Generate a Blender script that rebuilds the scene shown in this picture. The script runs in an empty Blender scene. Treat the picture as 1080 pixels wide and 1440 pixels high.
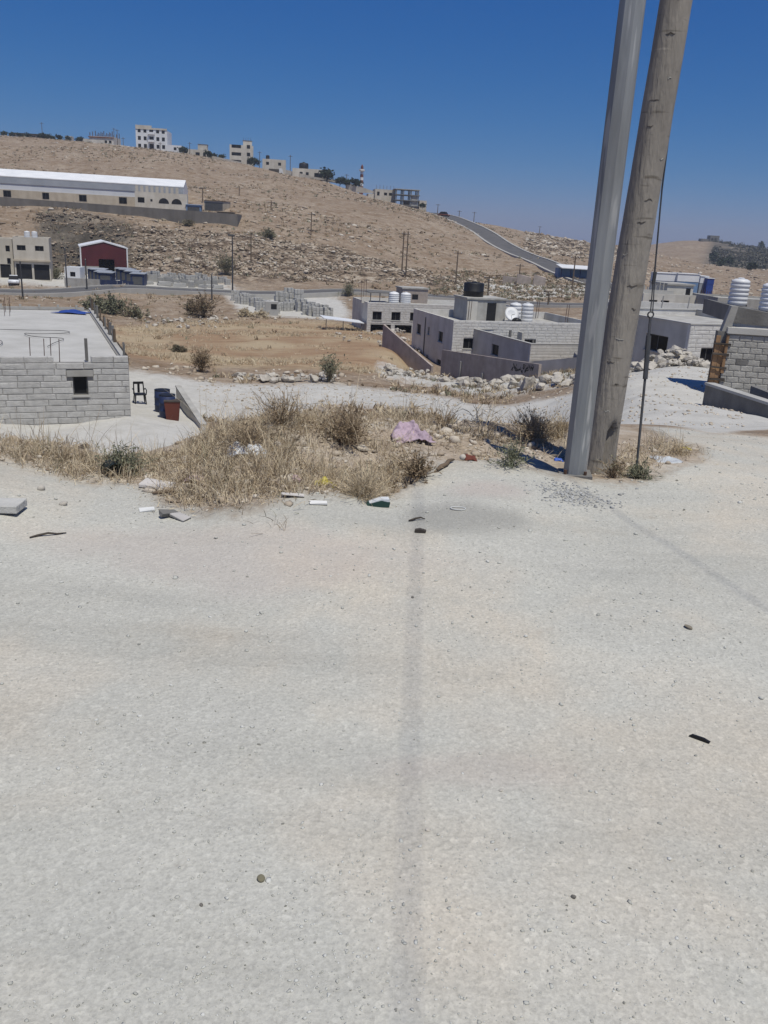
import bpy, math, random
import numpy as np
from mathutils import Vector, Matrix, Euler

# ---------------------------------------------------------------- camera, sky, sun, exposure
scene = bpy.context.scene
COL = scene.collection
R = math.radians
F, CX, CY = 1180.0, 540.0, 720.0
PITCH, ROLL, CAMZ = R(18.3), R(3.15), 1.6
cam = bpy.data.objects.new('camera', bpy.data.cameras.new('camera'))
COL.objects.link(cam)
cam.data.sensor_fit = 'VERTICAL'
cam.data.sensor_height = 36.0
cam.data.lens = F / 1440 * 36
cam.data.clip_start, cam.data.clip_end = 0.05, 20000
CAMR = Matrix.Rotation(math.pi / 2 - PITCH, 3, 'X') @ Matrix.Rotation(ROLL, 3, 'Z')
cam.matrix_world = Matrix.Translation((0, 0, CAMZ)) @ CAMR.to_4x4()
scene.camera = cam

SUN_EL = R(68)
SUN_AZ = Vector((0.47, -0.88)).normalized()
SUN = Vector((SUN_AZ.x * math.cos(SUN_EL), SUN_AZ.y * math.cos(SUN_EL), math.sin(SUN_EL)))
world = bpy.data.worlds.new('World')
scene.world = world
world.use_nodes = True
wn = world.node_tree
bg = wn.nodes['Background']
sky = wn.nodes.new('ShaderNodeTexSky')
sky.sky_type = 'NISHITA'
sky.sun_disc = False
sky.sun_elevation = SUN_EL
sky.sun_rotation = math.atan2(SUN_AZ.x, SUN_AZ.y)
sky.altitude = 900
sky.air_density = 0.7
sky.dust_density = 1.0
sky.ozone_density = 8.0
_sep = wn.nodes.new('ShaderNodeSeparateColor'); _com = wn.nodes.new('ShaderNodeCombineColor')   # the camera's deep-blue rendering of a dry sky
wn.links.new(sky.outputs[0], _sep.inputs[0]); wn.links.new(_com.outputs[0], bg.inputs[0])
for _k, (_p, _m) in enumerate(((2.1, .125), (.98, .465), (.48, 1.50))):
    _a = wn.nodes.new('ShaderNodeMath'); _a.operation = 'POWER'; _a.inputs[1].default_value = _p
    _b = wn.nodes.new('ShaderNodeMath'); _b.operation = 'MULTIPLY'; _b.inputs[1].default_value = _m
    wn.links.new(_sep.outputs[_k], _a.inputs[0]); wn.links.new(_a.outputs[0], _b.inputs[0]); wn.links.new(_b.outputs[0], _com.inputs[_k])
bg.inputs[1].default_value = 0.12
sd = bpy.data.lights.new('sun', 'SUN')
sd.energy = 3.9
sd.angle = R(0.53)
sd.color = (1.0, 0.965, 0.86)
sun = bpy.data.objects.new('sun', sd)
COL.objects.link(sun)
sun.rotation_euler = (-SUN).to_track_quat('-Z', 'Y').to_euler()
sun.location = (20, -40, 80)
scene.view_settings.view_transform = 'Standard'
scene.view_settings.look = 'None'
scene.view_settings.exposure = 0.0
scene.view_settings.gamma = 1.0
scene.view_settings.use_curve_mapping = False
scene.render.resolution_x, scene.render.resolution_y = 768, 1024

# ---------------------------------------------------------------- picking points
def ray(px, py):
    return CAMR @ Vector(((px - CX) / F, -(py - CY) / F, -1.0))
def at(px, py, Y):                      # point seen at a place of the photo, at world depth Y
    d = ray(px, py); t = Y / d.y
    return Vector((d.x * t, Y, CAMZ + d.z * t))
def on_z(px, py, z=0.0):                # point seen at a place of the photo, at height z
    d = ray(px, py); t = (z - CAMZ) / d.z
    return Vector((d.x * t, d.y * t, z))
def proj(p):
    q = CAMR.transposed() @ (Vector(p) - Vector((0, 0, CAMZ)))
    return CX + F * q.x / -q.z, CY - F * q.y / -q.z

# ---------------------------------------------------------------- numpy noise
def _h(ix, iy, s):
    n = (ix * 374761393 + iy * 668265263 + s * 1442695041) & 0x7fffffff
    n = ((n ^ (n >> 13)) * 1274126177) & 0x7fffffff
    return ((n ^ (n >> 16)) & 0xffff) / 65535.0
def vnoise(x, y, s=0):
    x = np.asarray(x, float); y = np.asarray(y, float)
    ix = np.floor(x).astype(np.int64); iy = np.floor(y).astype(np.int64)
    fx = x - ix; fy = y - iy
    fx = fx * fx * (3 - 2 * fx); fy = fy * fy * (3 - 2 * fy)
    return ((_h(ix, iy, s) * (1 - fx) + _h(ix + 1, iy, s) * fx) * (1 - fy) +
            (_h(ix, iy + 1, s) * (1 - fx) + _h(ix + 1, iy + 1, s) * fx) * fy) - 0.5
def fbm(x, y, s=0, o=4):
    t = 0; a = 1.0
    for k in range(o):
        t = t + a * vnoise(x * 2 ** k + 17.3 * k, y * 2 ** k - 9.1 * k, s + k); a *= 0.5
    return t
def sstep(a, b, x):
    t = np.clip((x - a) / (b - a), 0, 1); return t * t * (3 - 2 * t)

# ---------------------------------------------------------------- terrain
ctl = []
def C3(x, y, z): ctl.append((x, y, z))
def CP(px, py, Y):
    p = at(px, py, Y); ctl.append((p.x, p.y, p.z))
for x in (-6, -3, -1, 1, 3, 6):
    for y in (0.6, 1.5, 2.5, 4): C3(x, y, 0)
for p in [(-8, 5, 0), (-4, 5, 0), (-2, 5.2, 0), (0, 5.2, 0), (1.5, 5.7, 0), (3, 6, 0), (6, 6, -.05),
          (-6, 6.6, -.1), (-4, 6.5, .0), (-2.4, 6.2, -.04), (-2.5, 7.1, -.42), (-1.7, 7.1, -.22), (-1, 7.1, .02), (0, 7.4, .03), (.8, 7.5, .0), (1.7, 7.6, -.04), (2.6, 7.2, -.04),
          (-8, 9, -1.6), (-4, 9, -1.3), (-2, 9.4, -1.0), (0, 9.8, -.75), (1, 9.8, -.65), (2, 10, -.45), (3.4, 10, -.4),
          (-10, 15, -4.3), (-5, 15, -4.1), (-1, 15, -3.7), (2, 15, -3.0), (4, 15, -1.5), (7, 12, -.7),
          (-12, 25, -6.8), (-5, 25, -6.6), (2, 26, -5.8), (6, 25, -3.3)]: C3(*p)
for p in [(0, 614, 33), (180, 604, 35), (100, 592, 38), (185, 585, 38), (300, 585, 43), (300, 545, 55), (240, 535, 55),
          (450, 562, 50), (450, 546, 55), (600, 568, 46), (700, 562, 50), (800, 562, 40), (850, 540, 40), (900, 560, 20),
          (900, 532, 32), (940, 517, 42), (1000, 600, 12), (987, 577, 26), (1060, 586, 25), (880, 520, 48), (1040, 520, 45),
          (150, 480, 85), (350, 470, 95), (350, 500, 75), (500, 520, 68), (550, 495, 80), (480, 470, 98), (580, 523, 78),
          (700, 520, 75), (760, 515, 72), (250, 446, 112), (150, 431, 122), (400, 442, 125), (330, 421, 138), (520, 468, 105),
          (640, 465, 110), (800, 460, 105), (20, 428, 112), (60, 470, 70),
          (0, 410, 125), (150, 408, 135), (300, 409, 145), (490, 413, 152), (620, 421, 155), (700, 427, 154), (770, 431, 150),
          (630, 308, 332), (660, 322, 300), (740, 362, 240), (800, 385, 205), (862, 405, 180), (930, 425, 160),
          (0, 394, 150), (40, 393, 150), (150, 387, 166), (250, 396, 158), (330, 400, 158), (120, 378, 172), (60, 378, 172), (90, 371, 182), (180, 373, 182), (95, 328, 190), (180, 334, 191),
          (200, 375, 170),
          (0, 335, 182), (60, 325, 190), (60, 301, 203), (120, 318, 196), (180, 325, 196), (0, 289, 207), (60, 296, 207), (120, 303, 208), (180, 309, 209), (335, 321, 211),
          (258, 316, 213), (0, 277, 222), (130, 286, 224), (250, 293, 224), (320, 296, 224), (240, 345, 188),
          (350, 398, 162), (350, 370, 175), (350, 340, 195), (500, 396, 172), (500, 350, 205), (500, 300, 270), (600, 390, 190),
          (650, 402, 185), (600, 340, 240), (430, 395, 168), (430, 330, 215), (700, 385, 210), (760, 400, 190),
          (100, 240, 300), (300, 255, 300), (420, 275, 300), (0, 235, 300),
          (0, 193, 420), (120, 203, 410), (210, 211, 400), (270, 221, 395), (335, 232, 385), (400, 245, 375), (460, 253, 370),
          (520, 275, 360), (590, 293, 350), (700, 318, 420), (760, 330, 420), (830, 345, 400), (740, 350, 330), (800, 367, 300),
          (680, 330, 330), (900, 408, 200), (1000, 402, 260), (1080, 397, 300), (890, 352, 480),
          (900, 346, 800), (960, 338, 800), (1010, 339, 760), (1080, 352, 760), (960, 366, 560), (1080, 376, 500), (900, 372, 500)]: CP(*p)
for px, Y0 in ((0, 420), (210, 400), (335, 385), (460, 370), (590, 350), (640, 345)):
    p = at(px, 300, Y0 * 1.5); C3(p.x, p.y, 4); p = at(px, 300, Y0 * 2.6); C3(p.x, p.y, -12)
for px in (740, 830): p = at(px, 300, 620); C3(p.x, p.y, -10)
for px in (900, 1000, 1080): p = at(px, 300, 1400); C3(p.x, p.y, -14)
for px in (0, 300, 600, 900, 1080): p = at(px, 300, 3000); C3(p.x, p.y, -28)
base = list(ctl)
for x, y, z in base:                    # carry both sides on beyond the frame
    a = math.atan2(x, y); r = math.hypot(x, y)
    if r > 8 and a < R(-21): C3(r * math.sin(a - R(14)), r * math.cos(a - R(14)), z)
    if r > 8 and a > R(21): C3(r * math.sin(a + R(14)), r * math.cos(a + R(14)), z)
KAZ = 2.6
def lp(x, y):
    r = np.hypot(x, y) + 1e-6
    a = np.clip(np.arctan2(x, y), -R(44), R(44))
    return np.stack([KAZ * a, np.log(np.maximum(r, 1.2))], -1)
_c = np.array(ctl); _P = lp(_c[:, 0], _c[:, 1])
_k = lambda d2: np.sqrt(d2 + 0.03 ** 2)
_D = ((_P[:, None] - _P[None]) ** 2).sum(-1)
_A = np.block([[_k(_D) - np.eye(len(_P)) * 0.004, np.ones((len(_P), 1))], [np.ones((1, len(_P))), np.zeros((1, 1))]])
_W = np.linalg.solve(_A, np.r_[_c[:, 2], 0])
def zbase(x, y):
    x = np.atleast_1d(np.asarray(x, float)); y = np.atleast_1d(np.asarray(y, float))
    out = np.empty(x.shape); xf = x.ravel(); yf = y.ravel(); of = out.ravel()
    for i in range(0, len(xf), 20000):
        xx = xf[i:i + 20000]; yy = yf[i:i + 20000]
        def ev(q): return _k(((q[:, None] - _P[None]) ** 2).sum(-1)) @ _W[:-1] + _W[-1]
        az = np.arctan2(xx, yy); z = ev(lp(xx, yy))
        back = np.abs(az) > R(100)
        if back.any():
            zm = ev(lp(-xx[back], yy[back])); w = 0.5 * sstep(R(100), R(180), np.abs(az[back]))
            z[back] = z[back] * (1 - w) + zm * w
        of[i:i + 20000] = z * sstep(3.2, 5.2, np.hypot(xx, yy))
    return out
def inpoly(x, y, poly):
    c = np.zeros(np.shape(x), bool); n = len(poly)
    for i in range(n):
        x1, y1 = poly[i][:2]; x2, y2 = poly[i - 1][:2]
        if y1 == y2: continue
        c ^= ((y1 > y) != (y2 > y)) & (x < (x2 - x1) * (y - y1) / (y2 - y1) + x1)
    return c
def PY(*l):                             # polygon from (photo column, world depth)
    o = []
    for px, Y in l:
        p = at(px, 450 if Y > 12 else 620, Y); o.append((p.x, p.y))
    return o
def PZ(*l): return [tuple(on_z(a, b))[:2] for a, b in l]
WEED = PZ((-260, 655), (-120, 668), (0, 672), (70, 676), (130, 690), (190, 690), (240, 722), (330, 728), (420, 722), (500, 712), (560, 700), (600, 685),
          (650, 668), (720, 664), (790, 672), (870, 678), (910, 668), (960, 650), (1000, 634), (965, 616), (900, 598)) + \
       [(2.5, 9.5), (2.2, 14), (3.5, 26), (2, 38), (-1, 30), (-3, 22), (-12, 18), (-24, 16), (-24, 8)]
TRACK = PY((150, 58), (240, 58), (450, 56.5), (620, 53), (700, 47), (790, 43), (830, 46), (900, 48), (1010, 48), (1120, 40), (1120, 27), (1150, 12)) + \
        [(3.2, 8.6), (3.2, 11)] + PY((850, 20), (790, 28), (700, 37), (600, 43), (450, 47), (330, 41), (250, 42), (185, 40))
APRON = PY((-120, 16), (0, 17.5), (110, 19), (190, 22), (250, 29), (275, 37), (265, 45), (190, 58), (120, 58), (0, 50), (-120, 50))
FIELD = PY((60, 64), (200, 66), (330, 66), (520, 64), (590, 68), (590, 92), (520, 106), (470, 112), (300, 112), (140, 100), (40, 90))
YARD = PY((310, 150), (465, 150), (500, 121), (440, 116), (340, 121))
YARD2 = PY((-60, 146), (60, 141), (110, 143), (330, 148), (330, 157), (210, 166), (90, 170), (-60, 160))
SCREE = PY((630, 178), (700, 165), (800, 165), (850, 178), (800, 186), (720, 190), (660, 192))
SCREE2 = PY((130, 398), (250, 378), (275, 372), (215, 392), (160, 405))
QUARRY = PY((50, 172), (60, 205), (130, 206), (190, 205), (190, 176), (115, 175))
LEDGE = PY((185, 172), (200, 204), (330, 204), (420, 208), (520, 200), (620, 200), (690, 186), (500, 170), (350, 162), (260, 163))
LEDGE2 = PY((735, 330), (730, 410), (830, 405), (840, 330))
DARKHILL = PY((972, 480), (978, 600), (984, 790), (1045, 790), (1140, 780), (1140, 470), (1040, 440))
RUB = PY((540, 64), (620, 62), (760, 50), (830, 46), (860, 50), (820, 58), (620, 70), (540, 72))
def warp(x, y, r):
    w = np.minimum(0.06 * r, 4.0)
    return x + w * fbm(x / (0.12 * r + .3), y / (0.12 * r + .3), 31, 3) * .8, y + w * fbm(x / (0.12 * r + .3), y / (0.12 * r + .3), 47, 3) * .8
def zones(x, y):
    r = np.hypot(x, y); u, v = warp(x, y, r)
    z = {}
    z['weed'] = inpoly(u, v, WEED)
    z['track'] = (inpoly(u, v, TRACK) | inpoly(u, v, APRON)) & ~z['weed']
    near = (r < 14) & ~z['weed'] & ~z['track']
    z['gravel'] = near & (y < 9) | (y < 0) & (r < 14)
    z['field'] = inpoly(u, v, FIELD)
    z['yard'] = inpoly(u, v, YARD) | inpoly(u, v, YARD2) | inpoly(u, v, SCREE) | inpoly(u, v, SCREE2)
    z['cliff'] = inpoly(u, v, QUARRY) | inpoly(u, v, LEDGE) | inpoly(u, v, LEDGE2)
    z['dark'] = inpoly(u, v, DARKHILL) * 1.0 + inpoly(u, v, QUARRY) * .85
    z['rub'] = inpoly(u, v, RUB)
    return z
def ground_z(x, y, zn=None):
    x = np.atleast_1d(np.asarray(x, float)); y = np.atleast_1d(np.asarray(y, float))
    r = np.hypot(x, y); z = zbase(x, y)
    if zn is None: zn = zones(x, y)
    w = zn['weed'].astype(float)
    z = z + w * (1 - .8 * sstep(1.0, 2.2, x)) * (fbm(x / .9, y / .9, 3, 4) * .15 - .03) * sstep(4.6, 6.2, r) * sstep(60, 12, r)
    z = z + (1 - w) * fbm(x / .8, y / .8, 5, 4) * .016 * sstep(200, 10, r) + (1 - w) * sstep(8, 20, r) * sstep(90, 40, r) * fbm(x / 2.2, y / 2.2, 6, 4) * .22 * (1 - .5 * zn['field'])
    far = sstep(55, 110, r)
    z = z + far * fbm(x / 14, y / 14, 9, 4) * .9 * (1 - .7 * zn['field'])
    z = z + sstep(170, 220, r) * fbm(x / 60, y / 60, 12, 3) * 1.6
    c = zn['cliff'].astype(float)
    st = 1.9; zz = z + fbm(x / 9, y / 9, 21, 3) * .9; q = zz / st; fq = q - np.floor(q)
    z = z + c * (np.floor(q) * st + st * sstep(.55, .95, fq) - zz) * .85 + c * fbm(x / 3, y / 3, 23, 3) * .5
    z = z + zn['rub'] * (fbm(x / 1.6, y / 1.6, 27, 4) * .5 + .12)
    z = z - sstep(450, 3200, r) * 12
    return z
def gz(x, y): return float(ground_z(np.array([x]), np.array([y]))[0])
def G(px, Y, up=0.0):                   # ground point under a photo column at depth Y
    p = at(px, 450 if Y > 12 else 620, Y)
    for _ in range(3):
        z = gz(p.x, Y); py = proj((p.x, Y, z))[1]; p = at(px, py, Y)
    return Vector((p.x, Y, gz(p.x, Y) + up))

# ---------------------------------------------------------------- object helpers
def tag(o, label=None, cat=None, group=None, kind=None):
    if label: o['label'] = label
    if cat: o['category'] = cat
    if group: o['group'] = group
    if kind: o['kind'] = kind
    return o
def root(name, label, cat, loc, yaw=0, group=None):
    o = bpy.data.objects.new(name, None); COL.objects.link(o)
    o.location = loc; o.rotation_euler = (0, 0, yaw); o.empty_display_size = .3
    return tag(o, label, cat, group)
def npmesh(name, V, Fc, mat, parent=None, smooth=False, attr=None):
    V = np.asarray(V, np.float32).reshape(-1, 3); Fc = np.asarray(Fc, np.int32); n, k = Fc.shape
    me = bpy.data.meshes.new(name)
    me.vertices.add(len(V)); me.vertices.foreach_set('co', V.ravel())
    me.loops.add(n * k); me.loops.foreach_set('vertex_index', Fc.ravel())
    me.polygons.add(n); me.polygons.foreach_set('loop_start', np.arange(0, n * k, k, dtype=np.int32))
    if smooth: me.polygons.foreach_set('use_smooth', np.ones(n, bool))
    if attr is not None:
        for nm, val in attr.items():
            if val.ndim == 1:
                a = me.attributes.new(nm, 'FLOAT', 'POINT'); a.data.foreach_set('value', val.astype(np.float32))
            else:
                a = me.attributes.new(nm, 'FLOAT_COLOR', 'POINT'); a.data.foreach_set('color', val.astype(np.float32).ravel())
    me.update(calc_edges=True); me.validate()
    me.materials.append(mat)
    o = bpy.data.objects.new(name, me); COL.objects.link(o)
    if parent: o.parent = parent
    return o
BOXF = [(0, 3, 2, 1), (4, 5, 6, 7), (0, 1, 5, 4), (1, 2, 6, 5), (2, 3, 7, 6), (3, 0, 4, 7)]
class MB:
    def __init__(s): s.v = []; s.f = []
    def add(s, vs, fs, M=None):
        b = len(s.v)
        s.v += [tuple(M @ Vector(v)) for v in vs] if M else [tuple(v) for v in vs]
        s.f += [tuple(b + i for i in f) for f in fs]; return s
    def box(s, x0, x1, y0, y1, z0, z1, M=None, j=0):
        vs = [(x0, y0, z0), (x1, y0, z0), (x1, y1, z0), (x0, y1, z0), (x0, y0, z1), (x1, y0, z1), (x1, y1, z1), (x0, y1, z1)]
        if j: vs = [tuple(c + random.uniform(-j, j) for c in v) for v in vs]
        return s.add(vs, BOXF, M)
    def cbox(s, x, y, z, sx, sy, sz, M=None, j=0): return s.box(x - sx / 2, x + sx / 2, y - sy / 2, y + sy / 2, z, z + sz, M, j)
    def tube(s, pts, rad, n=6, cap=True, M=None):
        pts = [Vector(p) for p in pts]; m = len(pts)
        if not hasattr(rad, '__len__'): rad = [rad] * m
        vs = []; fs = []; prev = None
        for i, p in enumerate(pts):
            t = (pts[min(i + 1, m - 1)] - pts[max(i - 1, 0)])
            t = t.normalized() if t.length > 1e-9 else Vector((0, 0, 1))
            if prev is None: a = t.orthogonal().normalized()
            else:
                a = prev - t * prev.dot(t); a = a.normalized() if a.length > 1e-6 else t.orthogonal().normalized()
            prev = a; b = t.cross(a)
            for k in range(n):
                g = 2 * math.pi * k / n; vs.append(p + (a * math.cos(g) + b * math.sin(g)) * rad[i])
        for i in range(m - 1):
            for k in range(n):
                k2 = (k + 1) % n; fs.append((i * n + k, i * n + k2, (i + 1) * n + k2, (i + 1) * n + k))
        if cap: fs.append(tuple(range(n - 1, -1, -1))); fs.append(tuple((m - 1) * n + k for k in range(n)))
        return s.add(vs, fs, M)
    def lathe(s, prof, n=16, M=None):    # prof: (radius, z)
        vs = []; fs = []; m = len(prof)
        for r_, z in prof:
            for k in range(n):
                g = 2 * math.pi * k / n; vs.append((r_ * math.cos(g), r_ * math.sin(g), z))
        for i in range(m - 1):
            for k in range(n):
                k2 = (k + 1) % n; fs.append((i * n + k, i * n + k2, (i + 1) * n + k2, (i + 1) * n + k))
        fs.append(tuple(range(n - 1, -1, -1))); fs.append(tuple((m - 1) * n + k for k in range(n)))
        return s.add(vs, fs, M)
    def prism(s, poly, y0, y1, M=None):  # polygon in x,z pushed along y
        n = len(poly); vs = [(x, y0, z) for x, z in poly] + [(x, y1, z) for x, z in poly]
        fs = [tuple(range(n)), tuple(range(2 * n - 1, n - 1, -1))] + [(i, i + n, (i + 1) % n + n, (i + 1) % n) for i in range(n)]
        return s.add(vs, fs, M)
    def mesh(s, name, mat, smooth=False):
        me = bpy.data.meshes.new(name); me.from_pydata(s.v, [], s.f); me.update()
        if smooth: me.polygons.foreach_set('use_smooth', [True] * len(me.polygons))
        me.materials.append(mat); return me
    def build(s, name, mat, parent=None, smooth=False):
        o = bpy.data.objects.new(name, s.mesh(name, mat, smooth)); COL.objects.link(o)
        if parent: o.parent = parent
        return o
def inst(name, me, parent=None, loc=(0, 0, 0), rot=(0, 0, 0), sc=None):
    o = bpy.data.objects.new(name, me); COL.objects.link(o); o.location = loc; o.rotation_euler = rot
    if sc is not None: o.scale = sc if hasattr(sc, '__len__') else (sc, sc, sc)
    if parent: o.parent = parent
    return o
def dup(o, loc=None, rotz=None, label=None, sc=None, group=None, parent=None):
    c = o.copy(); COL.objects.link(c)
    if parent: c.parent = parent
    if loc is not None: c.location = loc
    if rotz is not None: c.rotation_euler = (0, 0, rotz)
    if sc is not None: c.scale = sc if hasattr(sc, '__len__') else (sc, sc, sc)
    if label: c['label'] = label
    if group: c['group'] = group
    for ch in list(o.children): dup(ch, parent=c)
    return c

# ---------------------------------------------------------------- materials
def mat(name, c1, c2=None, scale=4.0, rough=.9, bump=0.0, bscale=30.0, metal=0.0, detail=6, stretch=None, spec=.3, speck=None, streak=None):
    m = bpy.data.materials.new(name); m.use_nodes = True; nt = m.node_tree; N = nt.nodes; L = nt.links
    b = N['Principled BSDF']; b.inputs['Roughness'].default_value = rough; b.inputs['Metallic'].default_value = metal
    b.inputs['Specular IOR Level'].default_value = spec
    tc = N.new('ShaderNodeTexCoord'); src = tc.outputs['Object']
    if stretch:
        mp = N.new('ShaderNodeMapping'); mp.inputs['Scale'].default_value = stretch; L.new(src, mp.inputs[0]); src = mp.outputs[0]
    c1 = (*c1, 1)
    if c2 is None: c2 = tuple(c * .78 for c in c1[:3])
    n = N.new('ShaderNodeTexNoise'); n.inputs['Scale'].default_value = scale; n.inputs['Detail'].default_value = detail
    n.inputs['Roughness'].default_value = .62; L.new(src, n.inputs['Vector'])
    r = N.new('ShaderNodeValToRGB'); r.color_ramp.elements[0].position = .36; r.color_ramp.elements[1].position = .66
    r.color_ramp.elements[0].color = c1; r.color_ramp.elements[1].color = (*c2[:3], 1)
    L.new(n.outputs[0], r.inputs[0]); out = r.outputs[0]
    oi = N.new('ShaderNodeObjectInfo'); mr = N.new('ShaderNodeMapRange')
    mr.inputs[3].default_value = .9; mr.inputs[4].default_value = 1.08; L.new(oi.outputs['Random'], mr.inputs[0])
    mx = N.new('ShaderNodeMix'); mx.data_type = 'RGBA'; mx.blend_type = 'MULTIPLY'; mx.inputs[0].default_value = 1
    L.new(out, mx.inputs[6]); L.new(mr.outputs[0], mx.inputs[7]); out = mx.outputs[2]
    if speck:
        n3 = N.new('ShaderNodeTexNoise'); n3.inputs['Scale'].default_value = speck[1]; n3.inputs['Detail'].default_value = 3; L.new(src, n3.inputs['Vector'])
        r3 = N.new('ShaderNodeValToRGB'); r3.color_ramp.elements[0].position = speck[2]; r3.color_ramp.elements[1].position = speck[2] + .06
        r3.color_ramp.elements[0].color = (0, 0, 0, 1); r3.color_ramp.elements[1].color = (1, 1, 1, 1); L.new(n3.outputs[0], r3.inputs[0])
        m3 = N.new('ShaderNodeMix'); m3.data_type = 'RGBA'; L.new(r3.outputs[0], m3.inputs[0]); L.new(out, m3.inputs[6]); m3.inputs[7].default_value = (*speck[0], 1); out = m3.outputs[2]
    L.new(out, b.inputs['Base Color'])
    if streak:
        ms = N.new('ShaderNodeMapping'); ms.inputs['Scale'].default_value = (1.5, 1.5, .3); L.new(tc.outputs['Object'], ms.inputs[0])
        n4 = N.new('ShaderNodeTexNoise'); n4.inputs['Scale'].default_value = streak[0]; n4.inputs['Detail'].default_value = 5; L.new(ms.outputs[0], n4.inputs['Vector'])
        r4 = N.new('ShaderNodeValToRGB'); r4.color_ramp.elements[0].position = .30; r4.color_ramp.elements[1].position = .60
        v4 = 1 - streak[1]; r4.color_ramp.elements[0].color = (v4, v4 * .98, v4 * .95, 1); r4.color_ramp.elements[1].color = (1, 1, 1, 1); L.new(n4.outputs[0], r4.inputs[0])
        m4 = N.new('ShaderNodeMix'); m4.data_type = 'RGBA'; m4.blend_type = 'MULTIPLY'; m4.inputs[0].default_value = 1; L.new(out, m4.inputs[6]); L.new(r4.outputs[0], m4.inputs[7]); out = m4.outputs[2]; L.new(out, b.inputs['Base Color'])
    if bump:
        n2 = N.new('ShaderNodeTexNoise'); n2.inputs['Scale'].default_value = bscale; n2.inputs['Detail'].default_value = 5; L.new(src, n2.inputs['Vector'])
        bp = N.new('ShaderNodeBump'); bp.inputs['Strength'].default_value = bump; bp.inputs['Distance'].default_value = .03
        L.new(n2.outputs[0], bp.inputs['Height']); L.new(bp.outputs[0], b.inputs['Normal'])
    return m
def tintmat(name, stops, rough=.85, trans=0.0):   # colour by the per-plant 'tint' attribute
    m = bpy.data.materials.new(name); m.use_nodes = True; N = m.node_tree.nodes; L = m.node_tree.links
    b = N['Principled BSDF']; b.inputs['Roughness'].default_value = rough; b.inputs['Specular IOR Level'].default_value = .15
    a = N.new('ShaderNodeAttribute'); a.attribute_name = 'tint'
    r = N.new('ShaderNodeValToRGB'); e = r.color_ramp.elements
    while len(e) < len(stops): e.new(.5)
    for k, (p, c) in enumerate(stops): e[k].position = p; e[k].color = (*c, 1)
    L.new(a.outputs['Fac'], r.inputs[0]); L.new(r.outputs[0], b.inputs['Base Color'])
    return m
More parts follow.
